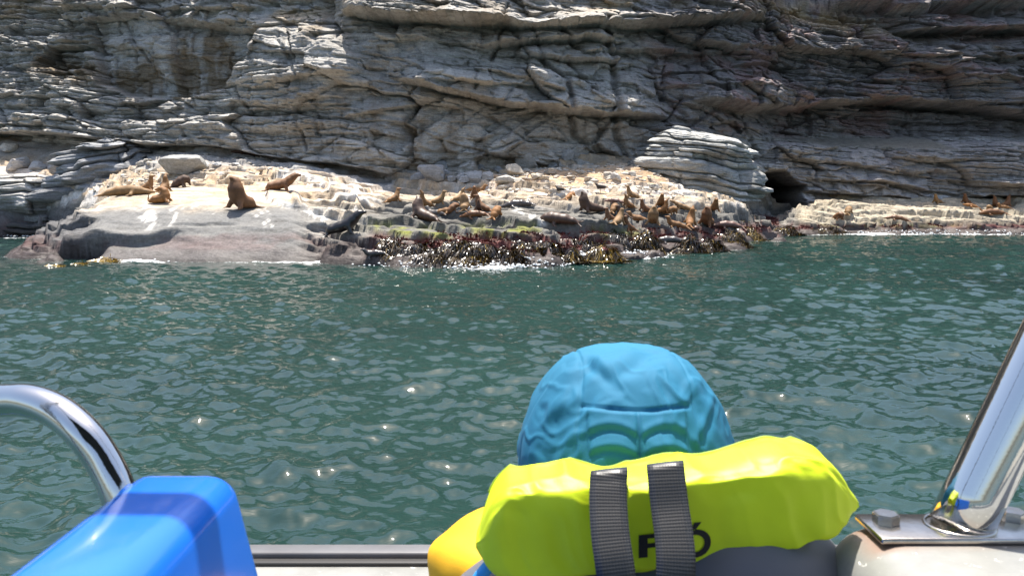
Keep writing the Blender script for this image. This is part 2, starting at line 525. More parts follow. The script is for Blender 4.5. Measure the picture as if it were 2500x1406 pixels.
# ------------------------------------------------------------------ rock shelf: height field through measured points
CTRL = [  # photo pixel and depth (metres)
 # main left slab
 (145,606,30.3),
 
 (330,620,30.4),(420,615,30.5),(240,632,30.6),(160,640,30.4),(165,540,32.2),(200,520,33.3),(225,503,34.4),(250,487,35.4),(300,500,34.2),(400,500,34.2),(320,540,32.3),(400,530,32.7),
 (500,510,33.4),(590,515,33.1),(500,545,32.0),(600,550,31.8),(600,600,30.5),(500,590,30.8),(500,620,30.1),
 (700,520,32.9),(700,560,31.5),(700,610,30.3),(780,550,31.8),(760,590,30.6),(800,588,29.9),(870,586,29.8),(900,610,28.9),(850,620,29.2),
 (300,475,36.4),(420,470,37.0),(520,465,37.6),(640,470,37.0),(660,456,38.2),(560,440,40.3),(440,456,38.8),(400,438,41.2),(500,420,43.6),(600,416,43.7),(700,412,42.6),(740,430,40.3),(690,466,37.4),
 # shaded slab at the cliff foot
 (480,400,46.8),(600,405,45.8),(720,405,44.8),(850,425,44.2),(950,462,43.2),(480,366,50.0),(600,376,48.9),(720,396,47.8),(850,410,47.2),(950,440,46.2),
 (350,398,49.5),(250,397,52.0),(130,374,56.0),(0,348,58.4),(-150,340,60),(350,360,53.6),(150,350,57.6),
 # left ledges
 (0,425,54.2),(100,420,54.2),(200,428,52.5),(262,418,51.5),(0,392,56.4),(100,398,56.0),(0,456,51.4),(100,460,51.2),(200,464,50.0),(242,474,47.5),
 (0,497,51.25),(100,498,51.05),(190,503,49.85),(0,512,50.3),(100,516,50.2),(180,518,49.2),(0,572,50.1),(110,572,50.0),(262,440,48.5),(310,442,45.0),(350,425,47.6),(250,500,44.5),(-200,430,54),(-200,560,50),
 # middle slabs
 (800,432,41.7),(900,460,41.2),(960,478,40.5),(1050,476,41.4),(1165,469,41.6),
 (760,470,38.0),(800,500,35.0),(800,535,33.0),(835,548,32.2),(900,520,33.2),(880,490,35.8),(960,500,36.3),(1000,512,34.8),(1000,532,33.0),(1060,545,31.9),
 (1095,552,31.4),(940,560,31.0),(1000,575,30.1),(1100,580,29.7),(1200,575,29.9),(1200,550,31.7),(1250,530,33.1),(1150,520,34.0),(1300,502,36.0),(1250,490,37.6),
 (1380,562,31.3),(1400,532,33.1),(1440,518,34.8),(1340,480,39.2),(1300,452,43.0),(1400,458,43.2),(1480,458,43.2),(1500,500,37.6),(1600,492,39.6),
 (1640,476,43.0),(1720,477,44.6),(1800,490,46.2),(1836,522,45.6),(1700,512,39.8),(1800,538,41.0),(1900,552,44.0),(1500,552,33.3),(1590,556,33.2),(1680,556,34.6),
 (1750,566,36.5),(1820,571,39.6),(1300,582,29.7),(1400,590,29.7),(1500,592,30.4),(1600,592,32.0),(1700,586,34.8),(1780,583,38.0),
 (1000,604,28.5),(1100,606,28.3),(1200,606,28.3),(1350,608,28.8),(930,605,28.8),(1460,606,30.0),(1560,608,31.2),
 # pale beach
 (1180,458,42.8),(1200,432,45.0),(1280,422,45.6),(1400,427,46.0),(1500,417,47.2),(1560,402,48.8),(1450,402,49.0),(1600,442,46.4),
 (1050,446,45.0),(1120,445,45.4),(1200,410,48.2),(1300,392,49.8),(1400,390,50.4),(1550,392,51.0),(1680,462,48.0),(1800,475,50.0),
 # inlet and right platform
 (1850,560,49.0),(1890,562,49.5),(1905,560,52.0),(1885,557,55.0),(1885,553,60.0),(1885,550,65.0),(1860,553,60.0),(1910,552,60.0),(1930,548,51.5),
 (1937,532,53.0),(1950,492,57.0),(2000,486,59.5),(2200,496,61.0),(2350,506,61.2),(2500,528,59.8),(2000,540,53.6),(2200,550,53.3),(2400,554,53.6),(2500,556,54.0),
 (1960,562,51.6),(2200,563,52.4),(2000,500,57.0),(2200,520,56.5),(2400,530,56.5),(2050,494,62.0),(2250,498,63.0),(2450,508,63.0),(2700,540,57),(2700,560,54),(2700,520,62),
]
WL = [(-250,577),(-60,577),(60,577),(110,577),(92,643),(140,652),(220,648),(330,640),(480,641),(620,640),(780,640),(880,640),(930,648),(1000,653),(1100,654),(1200,655),(1300,649),(1390,641),
      (1450,634),(1560,629),(1650,616),(1750,606),(1850,590),(1893,581),(1945,575),(2100,574),(2300,572),(2500,571),(2750,571)]
def dense(pts, stepx=9):
    xs_ = np.arange(pts[0][0], pts[-1][0] + 0.1, stepx)
    return [(x, np.interp(x, [p[0] for p in pts], [p[1] for p in pts]), np.interp(x, [p[0] for p in pts], [p[2] for p in pts])) for x in xs_]
CTRL += dense([(152, 570, 31.25), (200, 567, 31.3), (250, 566, 31.35), (330, 577, 31.2), (380, 573, 31.25), (410, 563, 31.4), (438, 556, 31.6)])
CTRL += dense([(149, 634, 31.22), (200, 632, 31.27), (246, 628, 31.31), (262, 592, 31.31), (330, 597, 31.17), (380, 592, 31.22), (410, 583, 31.37), (436, 570, 31.57)])
CTRL += dense([(157, 560, 31.62), (250, 555, 31.72), (330, 566, 31.55), (380, 562, 31.6), (410, 552, 31.8), (440, 545, 31.95)], 14)
CTRL += dense([(170, 538, 32.3), (250, 538, 32.35), (330, 548, 32.1), (400, 536, 32.5), (450, 530, 32.6)], 20)
CTRL += dense([(270, 604, 30.98), (330, 607, 30.84), (390, 600, 30.92), (430, 590, 31.1), (470, 582, 31.15)], 14)
CTRL += dense([(262, 622, 30.45), (330, 622, 30.4), (430, 616, 30.45)], 20)
CTRL += dense([(-60, 460, 51.4), (0, 458, 51.4), (100, 462, 51.2), (200, 466, 50.0)], 20) 
cp = [tuple(P(*c)) for c in CTRL]
for (a, b) in WL:
    w = Pz(a, b, 0.0)
    cp.append(tuple(w))
    d = Vector((w.x, w.y, 0)).normalized()
    for k, zz in ((1.4, -0.7), (4.5, -1.8)):
        cp.append((w.x - d.x * k, w.y - d.y * k, zz))
cp += [(x, 20.0, -3.0) for x in range(-40, 61, 12)] + [(-26, 47, -1.0), (-30, 40, -2.0), (-24, 33, -1.6), (26, 45, -1.8), (34, 44, -2), (-45, 40, -2)]
for x, y, z in ((-60, 62, 6), (-45, 66, 8), (-20, 60, 8), (0, 58, 8), (20, 66, 6), (45, 70, 4), (60, 66, 3)):
    cp.append((x, y, z))
cp = np.array(cp)
def rbf(pts, X, Y):
    n = len(pts)
    D = np.hypot(pts[:, None, 0] - pts[None, :, 0], pts[:, None, 1] - pts[None, :, 1])
    A = np.zeros((n + 3, n + 3)); A[:n, :n] = D + np.eye(n) * -0.003
    A[:n, n] = 1; A[:n, n + 1] = pts[:, 0]; A[:n, n + 2] = pts[:, 1]; A[n:, :n] = A[:n, n:].T
    w = np.linalg.solve(A, np.concatenate([pts[:, 2], [0, 0, 0]]))
    out = w[n] + w[n + 1] * X + w[n + 2] * Y
    for q in range(n):
        out = out + w[q] * np.hypot(X - pts[q, 0], Y - pts[q, 1])
    return out
gx = np.concatenate([np.linspace(-62, -31, 60, endpoint=False), np.linspace(-31, 44, 860, endpoint=False), np.linspace(44, 64, 50)])
tt = np.linspace(0, 1, 400)
gy = 24.0 + 12 * tt * 2 + 18 * tt ** 2      # 24 .. 66, denser in front
GX, GY = np.meshgrid(gx, gy, indexing='ij')
wx = 0.5 * fbm(GX * 0.35, GY * 0.35, 3, 5); wy = 0.5 * fbm(GX * 0.35, GY * 0.35, 3, 9)
GZ0 = rbf(cp, GX + 0.35 * wx, GY + 0.35 * wy)
PU, PV = project(GX, GY, GZ0)
# masks in plan
slab = sst(790, 700, PU) * sst(180, 260, PU) * sst(435, 470, PV)                     # smooth dome on the left
beach = softpoly(PU, PV, [(1190, 425), (1300, 410), (1600, 392), (1640, 440), (1480, 452), (1330, 447), (1220, 452)], 14)
foot = softpoly(PU, PV, [(-200, 335), (300, 345), (600, 365), (960, 430), (960, 468), (850, 432), (700, 408), (480, 402), (250, 400), (130, 375), (-200, 350)], 8)
# bedding steps
plane = -0.075 * GX + 0.06 * (GY - 40)
step = 0.34
wob = 0.5 * fbm(GX * 0.22, GY * 0.22, 3, 21) + 0.12 * fbm(GX * 1.3, GY * 1.3, 2, 33)
t = (GZ0 - plane) / step + wob
fl = np.floor(t); fr = t - fl
stp = fl + 0.10 * fr + 0.90 * sst(0.94, 1.0, fr)
terr = (stp - wob) * step + plane
strength = np.clip(0.97 - 0.88 * slab - 0.6 * beach - 0.35 * foot, 0.05, 0.97) * sst(0.15, 0.7, GZ0)
GZ = GZ0 + (terr - GZ0) * strength
t2 = (GZ - plane * 1.3) / 0.15 + 1.3 * fbm(GX * 0.5, GY * 0.5, 3, 51)
f2 = t2 - np.floor(t2)
GZ = GZ + 0.15 * 0.8 * (sst(0.85, 1.0, f2) - f2) * np.clip(1 - 0.95 * slab - 0.5 * beach, 0.03, 1)
# block joints
row = np.floor((GY + 0.5 * GX) / 1.15 + 0.5 * fbm(GX * 0.3, GY * 0.3, 2, 61))
cu = (GX - 0.4 * GY) / 1.7 + hsh(row.astype(int), 5) * 9 + 0.35 * fbm(GX * 0.4, GY * 0.4, 2, 71)
blk = hsh(row.astype(int), np.floor(cu).astype(int), 3)
GZ = GZ + (blk - 0.5) * 0.05 * np.clip(1 - slab * 1.2 - beach, 0, 1) * sst(0.3, 1.0, GZ0)
cf = cu - np.floor(cu)
GZ = GZ - 0.05 * np.exp(-(np.minimum(cf, 1 - cf) / 0.02) ** 2) * np.clip(1 - slab * 1.2 - beach, 0, 1) * sst(0.3, 1.0, GZ0)
def plates(sx_, sy_, rot, amp, tilt, seed, ck):
    c, s_ = math.cos(rot), math.sin(rot)
    xx = GX + 0.6 * fbm(GX * 0.5, GY * 0.5, 2, seed); yq = GY + 0.5 * fbm(GX * 0.5, GY * 0.5, 2, seed + 3)
    a = (xx * c + yq * s_) / sx_; b = (-xx * s_ + yq * c) / sy_
    i0 = np.floor(a).astype(int); j0 = np.floor(b).astype(int)
    d1 = np.full(GX.shape, 9.0); d2 = np.full(GX.shape, 9.0); v = np.zeros(GX.shape); tn = np.zeros(GX.shape)
    for di in (-1, 0, 1):
        for dj in (-1, 0, 1):
            i = i0 + di; j = j0 + dj
            da = a - i - hsh(i, j, 1, seed); db = b - j - hsh(i, j, 2, seed)
            d = np.hypot(da, db)
            pv = amp * (hsh(i, j, 3, seed) - 0.5) + tilt * ((hsh(i, j, 4, seed) - 0.5) * da * sx_ + (hsh(i, j, 5, seed) - 0.6) * db * sy_)
            m = d < d1
            d2 = np.where(m, d1, np.minimum(d2, d)); v = np.where(m, pv, v); tn = np.where(m, hsh(i, j, 6, seed), tn); d1 = np.where(m, d, d1)
    return v - ck * np.exp(-((d2 - d1) / 0.06) ** 2), tn
pm = np.clip(1 - slab * 1.1 - beach * 0.8 - 0.6 * foot, 0, 1) * sst(0.2, 0.8, GZ0)
pl1, pt1 = plates(7.5, 1.7, R(-7), 0.50, 0.07, 851, 0.22)
pl2, pt2 = plates(3.2, 0.75, R(-10), 0.20, 0.06, 861, 0.07)
GZ = GZ + pm * (pl1 + pl2)
rough = np.clip(1 - 0.8 * slab, 0.15, 1)
GZ = GZ + rough * (0.07 * fbm(GX * 0.6, GY * 0.9, 4, 81) + 0.035 * np.abs(fbm(GX * 1.8, GY * 4.1, 3, 91)))
GZ = GZ + (1 - rough) * 0.03 * fbm(GX * 0.7, GY * 2.2, 3, 95)
# hand-placed cracks and ledge breaks on the slab
def scratch(pts, w, d):
    global GZ
    dist = polydist(PU, PV + 3 * fbm(GX * 2.0, GY * 2.0, 2, 99), pts)
    GZ = GZ - d * np.exp(-(dist / w) ** 2)
scratch([(425, 545), (470, 549), (540, 545), (575, 546)], 1.6, 0.10)
scratch([(640, 485), (720, 507), (780, 530), (815, 556)], 4.0, 0.12)
scratch([(700, 475), (720, 492), (690, 500)], 3.0, 0.12)
scratch([(470, 470), (560, 474), (640, 468)], 1.5, 0.06)
for pts, dd in (([(650, 462), (690, 468), (735, 480), (730, 510), (690, 505), (655, 490)], 0.28), ([(795, 458), (860, 478), (885, 498), (870, 506), (810, 480)], 0.35),
                ([(715, 497), (760, 512), (800, 545), (770, 535), (722, 510)], 0.2), ([(1340, 515), (1440, 530), (1570, 560), (1480, 556), (1400, 545), (1350, 530)], 0.3),
                ([(1640, 478), (1720, 478), (1820, 500), (1830, 525), (1700, 500)], 0.35), ([(1180, 508), (1300, 520), (1340, 545), (1250, 540)], 0.2),
                ([(1040, 495), (1130, 500), (1200, 520), (1120, 520)], 0.15)):
    GZ = GZ + dd * softpoly(PU, PV, pts, 2.2)
def gz_at(x, y):
    i = np.clip(np.searchsorted(gx, x) - 1, 0, len(gx) - 2); j = np.clip(np.searchsorted(gy, y) - 1, 0, len(gy) - 2)
    u = np.clip((x - gx[i]) / (gx[i + 1] - gx[i]), 0, 1); v = np.clip((y - gy[j]) / (gy[j + 1] - gy[j]), 0, 1)
    return GZ[i, j] * (1 - u) * (1 - v) + GZ[i + 1, j] * u * (1 - v) + GZ[i, j + 1] * (1 - u) * v + GZ[i + 1, j + 1] * u * v
def ground(px, py, ymin=26.0, ymax=65.0):
    """first point where the sight line meets the shelf"""
    a, c, e = raydir(px, py)
    ys = np.arange(ymin, ymax, 0.04)
    zs = CAMH + e * ys / c
    g = gz_at(a * ys / c, ys)
    hit = np.where(zs <= np.maximum(g, 0.0))[0]
    q = hit[0] if len(hit) else len(ys) - 1
    y = ys[q]
    return Vector((a * y / c, y, max(float(g[q]), -0.05)))

# albedo
U, V = project(GX, GY, GZ)
nA = fbm(GX * 0.5, GY * 0.5, 4, 111); nB = fbm(GX * 2.2, GY * 2.2, 4, 121); nC = fbm(GX * 0.6, GY * 2.6, 4, 131)
lay = n2(fl * 3.1, np.zeros_like(fl), 141)
col = np.zeros(GX.shape + (3,)) + np.array([0.20, 0.19, 0.172])
ptone = (0.5 * pt1 + 0.5 * pt2 - 0.5) * pm
col = col * (1 + 0.18 * lay[..., None] + 0.22 * nB[..., None] + 0.9 * ptone[..., None])
zz = GZ + 0.35 * nA + 0.12 * nB + 0.7 * ptone
cream = sst(1.75, 2.35, zz + 0.25 * sst(1000, 1500, U) * 1.0)
col = mixc(col, (0.40, 0.325, 0.24), np.clip(cream * (0.85 + 0.5 * nB), 0, 1))
white = np.clip(sst(0.05, 0.45, nC + 0.55 * softpoly(U, V, [(650, 470), (690, 410), (960, 472), (900, 490), (760, 460)], 25) + 0.5 * softpoly(U, V, [(-100, 400), (120, 412), (250, 440), (240, 500), (-100, 500)], 12)
              + 0.35 * softpoly(U, V, [(1180, 440), (1350, 445), (1650, 450), (1700, 480), (1400, 470), (1200, 480)], 20) - 0.05), 0, 1) * sst(1.5, 2.3, GZ)
col = mixc(col, (0.60, 0.57, 0.53), white * 0.9)
col = mixc(col, (0.55, 0.36, 0.20), sst(0.1, 0.5, nB + 0.25) * sst(2.2, 2.8, GZ) * 0.35)
col = mixc(col, (0.42, 0.28, 0.165), beach * (0.75 + 0.3 * nB).clip(0, 1))
slatey = slab * sst(2.05, 1.6, zz)
col = mixc(col, (0.15, 0.15, 0.148), slatey * (0.85 + 0.2 * nC).clip(0, 1))
slate2 = sst(860, 960, U) * sst(1900, 1800, U) * sst(476, 512, V + 14 * nA + 8 * nB - 0.012 * (U - 1000)) * sst(0.7, 1.0, GZ)
col = mixc(col, (0.115, 0.112, 0.104), slate2 * (0.8 + 0.35 * nB + 0.6 * ptone).clip(0, 1))
col = mixc(col, (0.27, 0.27, 0.27), foot * 0.8)  # grey for the cliff's shadow, put into the slab colour
plat = sst(1930, 1960, U) * sst(0.35, 0.9, GZ + 0.2 * nA)
col = mixc(col, (0.40, 0.345, 0.26), plat * (0.8 + 0.3 * nC).clip(0, 1))
ldark = sst(250, 200, U) * sst(495, 530, V)
col = mixc(col, (0.10, 0.10, 0.105), ldark * 0.85)  # left ledge darker in its lower part
# streaks of guano
for pts, w, k in (([(480, 505), (420, 512), (385, 525), (372, 545), (350, 560), (322, 570)], 4, 0.9), ([(350, 505), (345, 525), (355, 545), (368, 552)], 9, 0.75), ([(365, 515), (370, 545)], 16, 0.6),
                  ([(431, 517), (425, 538), (415, 553)], 2.6, 0.9), ([(612, 516), (640, 535), (652, 555)], 3, 0.8), ([(630, 512), (650, 530), (664, 552)], 2.6, 0.8), ([(645, 508), (662, 525)], 2, 0.7),
                  ([(640, 486), (720, 505), (790, 535)], 7, 0.8), ([(515, 508), (522, 522)], 1.6, 0.7), ([(1255, 510), (1300, 530), (1330, 545)], 6, 0.7), ([(1290, 520), (1322, 545)], 5, 0.6)):
    dist = polydist(U, V, pts)
    col = mixc(col, (0.74, 0.72, 0.68), k * np.exp(-(dist / w) ** 2) * sst(-0.12, 0.3, fbm(GX * 5, GY * 1.6, 4, 151)))
# splash zone
wetz = sst(0.95, 0.55, GZ + 0.3 * nA + 0.12 * nB + 0.22 * slab) * (1 - 0.3 * slab)
purp = np.array([0.05, 0.036, 0.034])
col = mixc(col, purp, wetz * 0.88)
green = softpoly(U, V, [(900, 540), (960, 545), (1080, 560), (1110, 590), (1000, 575), (920, 562)], 14) * 1.0 + 0.8 * softpoly(U, V, [(1100, 555), (1300, 545), (1330, 570), (1150, 580)], 14) \
      + 0.6 * softpoly(U, V, [(1430, 560), (1620, 565), (1600, 580), (1440, 585)], 10) + 0.5 * softpoly(U, V, [(2000, 545), (2400, 548), (2400, 556), (2000, 556)], 5)
col = mixc(col, (0.20, 0.215, 0.035), np.clip(green * sst(-0.25, 0.35, nB + 0.3 * nC), 0, 0.9))
redm = sst(0.30, 0.55, GZ) * sst(1.15, 0.85, GZ + 0.2 * nA) * (0.25 * sst(900, 700, U) + sst(880, 960, U) * np.where(U > 1900, sst(0.55, 0.3, GZ - 0.2), 1)) * sst(-0.35, 0.15, nC + 0.3 * nB)
col = mixc(col, (0.13, 0.035, 0.03), np.clip(redm, 0, 0.85) * (1 - 0.9 * np.clip(green, 0, 1)))
col = mixc(col, (0.03, 0.026, 0.024), sst(0.25, 0.0, GZ) * 0.8)
wet = np.clip(sst(0.8, 0.35, GZ + 0.2 * nA), 0, 1)
def boxblur(A, r):
    for ax in (0, 1):
        pad = [(0, 0), (0, 0)]; pad[ax] = (r + 1, r)
        c = np.cumsum(np.pad(A, pad, mode='edge'), axis=ax)
        n_ = A.shape[ax]
        A = (np.take(c, np.arange(2 * r + 1, 2 * r + 1 + n_), axis=ax) - np.take(c, np.arange(n_), axis=ax)) / (2 * r + 1)
    return A
hp = np.clip(GZ - boxblur(GZ, 3), -0.22, 0.22)
hp = (hp + np.roll(hp, 1, 0) + np.roll(hp, -1, 0) + np.roll(hp, 2, 0) + np.roll(hp, -2, 0)) / 5                     # overhanging lips: upper edges lean out, foot of each step cuts back
GYs = GY - 0.85 * hp * sst(0.1, 0.5, GZ0 + 0.3)
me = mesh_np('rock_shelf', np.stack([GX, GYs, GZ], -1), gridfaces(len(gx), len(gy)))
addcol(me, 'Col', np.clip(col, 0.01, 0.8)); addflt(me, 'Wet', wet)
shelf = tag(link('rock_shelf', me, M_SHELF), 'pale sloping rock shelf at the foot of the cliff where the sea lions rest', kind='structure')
SHELF_RED = (redm, wet)

# ------------------------------------------------------------------ cliff: sheet over (x, z) pushed towards the sea
FX = np.array([-110, -75, -44, -38, -32, -25, -16.7, -11, -7, -3, 1.3, 6, 10, 14, 17.5, 22, 28, 34, 41, 60, 110.])
FY = np.array([60, 60, 60.0, 59.3, 57.5, 54.2, 50.0, 48.4, 47.2, 47.6, 49.6, 51.5, 52.5, 54.5, 58.5, 64.0, 67.3, 67.6, 67.6, 66, 66.])
cx = np.concatenate([np.linspace(-95, -42, 70, endpoint=False), np.linspace(-42, 46, 1040, endpoint=False), np.linspace(46, 95, 70)])
cz = np.concatenate([np.linspace(-1.2, 2.0, 36, endpoint=False), np.linspace(2.0, 17.8, 300, endpoint=False), np.linspace(17.8, 34, 34)])
X, Z = np.meshgrid(cx, cz, indexing='ij')
kern = np.exp(-np.linspace(-2, 2, 61) ** 2); kern /= kern.sum()
fxs = np.linspace(-140, 140, 2801)
fys = np.convolve(np.pad(np.interp(fxs, FX, FY), 30, mode='edge'), kern, mode='valid')
Y0 = np.interp(X, fxs, fys)
lean = 0.33 + 0.03 * sst(5, -20, X) - 0.05 * sst(14, 22, X) * sst(9, 6, Z)
YN = Y0 + (0.13 - 0.02 * sst(4, 20, X)) * (Z - 4) + (0.20 - 0.10 * sst(4, 20, X)) * np.logaddexp(0, (Z - 10.5) / 1.2) * 1.2 + 0.5 * np.maximum(Z - 26, 0) ** 1.25
U, V = project(X, YN, Z)
D = np.zeros_like(X)
jit = 7 * fbm(X * 0.35, Z * 0.35, 4, 201) + 3 * fbm(X * 1.7, Z * 1.7, 2, 207)
def over(pts, depth, up, soft=2.5, under=0.0, ul=30):
    """a lip along a traced line: rock stands out above it and falls back upwards"""
    global D
    xs = np.array([p[0] for p in pts], float); ys = np.array([p[1] for p in pts], float)
    yl = np.interp(U, xs, ys) + jit
    s = yl - V
    L0 = (xs[-1] - xs[0]) * 0.12 + 12
    end = sst(xs[0] - L0 * 0.3, xs[0] + L0, U) * sst(xs[-1] + L0 * 0.3, xs[-1] - L0, U)
    if xs[0] <= 5: end = sst(xs[-1] + L0 * 0.3, xs[-1] - L0, U)
    if xs[-1] >= 2495: end = sst(xs[0] - L0 * 0.3, xs[0] + L0, U)
    f = np.where(s > 0, np.exp(-np.maximum(s, 0) / up), 0) * sst(-soft, soft, s)
    D = D + depth * end * f - under * end * np.where(s < 0, np.exp(np.minimum(s, 0) / ul), 0) * sst(soft, -soft, s)
def bulge(px, py, rx, ry, d, rot=0.0, p=2.0):
    global D
    c, s_ = math.cos(rot), math.sin(rot)
    a = ((U - px) * c + (V - py) * s_) / rx; b = (-(U - px) * s_ + (V - py) * c) / ry
    D = D + d * np.exp(-(np.abs(a) ** p + np.abs(b) ** p))
def crack(pts, w, d):
    global D
    dist = polydist(U + jit * 1.2, V + jit * 0.6, pts)
    D = D - d * np.exp(-(dist / w) ** 2)
D = D + 0.9 * fbm(X * 0.09, Z * 0.16, 3, 211)
# left: overhanging foot, alcove, buttress
over([(0, 326), (150, 331), (350, 353), (560, 368), (720, 391), (850, 407), (985, 436)], 2.2, 190, under=0.7, ul=18)
alc = softpoly(U, V + 0.4 * jit, [(252, 52), (430, 48), (632, 78), (606, 150), (556, 206), (480, 240), (330, 238), (262, 210), (240, 120)], 5)
D = D - alc * (0.35 + 1.5 * sst(60, 235, V) + 0.9 * sst(380, 450, U))
alc2 = softpoly(U, V, [(418, 55), (640, 80), (556, 206), (500, 240), (430, 215)], 4)
D = D - alc2 * 0.35
over([(250, 58), (330, 45), (430, 62), (560, 60), (650, 78)], 0.5, 40)
bulge(760, 160, 130, 100, 1.2, p=3)
bulge(720, 320, 210, 80, 0.8)
over([(560, 205), (640, 225), (780, 200), (900, 190)], 0.55, 60)
over([(590, 260), (700, 268), (860, 262)], 0.5, 40)
over([(0, 125), (120, 130), (250, 150)], 0.6, 60); over([(0, 232), (150, 245), (300, 262)], 0.5, 50)
over([(30, 20), (250, 30), (550, 28), (640, 20)], 0.7, 25)
crack([(35, 75), (90, 110), (190, 190), (140, 250), (95, 310)], 6, 0.5); crack([(240, 60), (245, 140)], 4, 0.5)
crack([(332, 70), (334, 155)], 2.5, 0.3); crack([(418, 60), (425, 135)], 3, 0.3); crack([(640, 90), (690, 95), (750, 200)], 4, 0.3)
over([(300, 262), (420, 250), (540, 240)], 0.7, 26)
# gully right of the buttress
crack([(800, 0), (830, 60), (905, 150), (960, 190)], 32, 0.9)
# upper overhangs in the middle
over([(835, 38), (1000, 58), (1250, 70), (1310, 77)], 3.0, 70, under=1.0, ul=30)
over([(1290, 74), (1400, 74), (1550, 68), (1760, 56), (1860, 48)], 2.6, 55, under=0.9, ul=22)
over([(1180, 120), (1300, 107), (1400, 100), (1525, 104)], 1.4, 36, under=1.4, ul=30)
over([(1400, 140), (1500, 128), (1620, 120), (1720, 128)], 0.7, 45, under=0.4)
over([(960, 192), (1080, 226), (1250, 258), (1400, 276), (1620, 292)], 2.3, 110, under=0.7, ul=26)
over([(900, 105), (1000, 102), (1180, 118)], 0.5, 40)
over([(1060, 205), (1200, 212), (1320, 214), (1400, 240)], 0.5, 30, under=0.3)
over([(850, 300), (960, 270), (1090, 240)], 0.6, 40, under=0.3)
over([(830, 400), (960, 395), (1060, 412)], 0.5, 40)
bulge(960, 310, 120, 70, 0.7, -0.5)
crack([(1320, 150), (1385, 205), (1402, 330), (1480, 378)], 6, 0.9); crack([(1300, 75), (1330, 170)], 4, 0.4)
crack([(1475, 60), (1500, 190), (1500, 330), (1530, 380)], 7, 0.9); crack([(1380, 150), (1450, 230)], 4, 0.5); crack([(1590, 160), (1610, 230), (1680, 290)], 5, 0.5)
bulge(1470, 350, 70, 45, -1.0); bulge(1440, 340, 26, 18, 0.6)
# right side: beds, deep shadowed overhang, pale lower band
over([(1690, 130), (1850, 122), (2000, 136), (2200, 147), (2500, 150)], 0.8, 55, under=0.4)
over([(1600, 175), (1750, 172), (1900, 185)], 0.5, 25); over([(1600, 210), (1780, 212), (1950, 232), (2150, 235)], 0.5, 30)
over([(1780, 165), (1850, 158), (1960, 168)], 0.8, 28, under=0.6)
over([(1700, 250), (1850, 268), (2000, 262), (2160, 244), (2330, 262), (2500, 288)], 2.7, 150, soft=7, under=2.0, ul=60)
over([(2050, 205), (2250, 195), (2500, 200)], 0.6, 40); over([(2150, 285), (2300, 296), (2500, 300)], 0.5, 20)
over([(2170, 84), (2340, 80), (2500, 86)], 2.6, 45, under=1.2, ul=20)
over([(2020, 12), (2180, 32), (2340, 26), (2500, 20)], 2.4, 40, under=1.2, ul=18)
over([(1600, 50), (1720, 55), (1850, 48)], 0.6, 40)
band = sst(1825, 1900, U) * sst(322, 372, V + 0.5 * jit)
D = D + 2.6 * band
over([(1900, 402), (2000, 396), (2130, 424), (2330, 445), (2500, 450)], 0.6, 36, under=0.4)
over([(1940, 440), (2100, 446), (2300, 474), (2500, 478)], 0.7, 26, under=0.5)
over([(1930, 468), (2060, 474), (2200, 487), (2400, 494)], 0.8, 20, under=1.4, ul=20)
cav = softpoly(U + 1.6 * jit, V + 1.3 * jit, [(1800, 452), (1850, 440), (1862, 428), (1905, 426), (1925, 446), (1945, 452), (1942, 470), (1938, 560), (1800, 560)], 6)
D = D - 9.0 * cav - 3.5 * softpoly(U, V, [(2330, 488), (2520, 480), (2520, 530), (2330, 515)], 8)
# sandy ramps lean back
bulge(700, 20, 120, 30, -1.2); bulge(1990, 60, 150, 50, -0.8, 0.3); bulge(1480, 15, 180, 30, -0.6)
macro = D.copy()
# bedded, jointed rock
def beds(dip, th, ln, amp, seed, groove=0.5):
    c, s_ = math.cos(dip), math.sin(dip)
    s = Z * c - X * s_ + 0.55 * fbm(X * 0.12, Z * 0.12, 3, seed + 1) + 0.10 * fbm(X * 0.9, Z * 0.9, 2, seed + 2)
    t_ = X * c + Z * s_ + 0.5 * fbm(X * 0.3, Z * 0.3, 2, seed + 3)
    sw = s / th; sw = sw + 0.75 * n2(sw * 0.45, np.full_like(sw, 0.5), seed + 4)
    r = np.floor(sw); fs = sw - r; ri = r.astype(int)
    ln_ = ln * (0.5 + 1.2 * hsh(ri, 11, 0, seed))
    tc_ = t_ / ln_ + hsh(ri, 12, 0, seed) * 13
    q = np.floor(tc_); ft = tc_ - q; qi = q.astype(int)
    v = 0.5 * (hsh(ri, 3, 1, seed) - 0.5) + 0.8 * (hsh(ri, qi, 2, seed) - 0.5)
    es = np.minimum(fs, 1 - fs) * th; et = np.minimum(ft, 1 - ft) * ln_
    e = sst(0.0, 0.22 * th, es); e2 = sst(0.0, 0.25 * th, et)
    v = v - groove * (1 - e) - 0.6 * groove * (1 - e2) * (hsh(ri, qi, 4, seed) > 0.35)
    v = v + 0.35 * (0.5 - fs) * -1          # beds weather back towards their tops
    tilt = (hsh(ri, qi, 5, seed) - 0.5) * (ft - 0.5) * 0.7
    return amp * (v + tilt), hsh(ri, qi, 6, seed)
wfan = np.exp(-(((U - 1150) / 230) ** 2 + ((V - 330) / 75) ** 2) ** 1.5)
wdiag = np.exp(-(((U - 1230) / 330) ** 2 + ((V - 185) / 75) ** 2) ** 1.5) * (1 - wfan)
wbase = np.clip(1 - wfan - wdiag, 0, 1)
tot = wfan + wdiag + wbase
mass = sst(-0.15, 0.35, fbm(X * 0.13, Z * 0.2, 2, 301)) * (1 - 0.75 * np.exp(-(((U - 420) / 150) ** 2 + ((V - 140) / 70) ** 2)))   # how finely the beds show
DD = 0; tone = 0
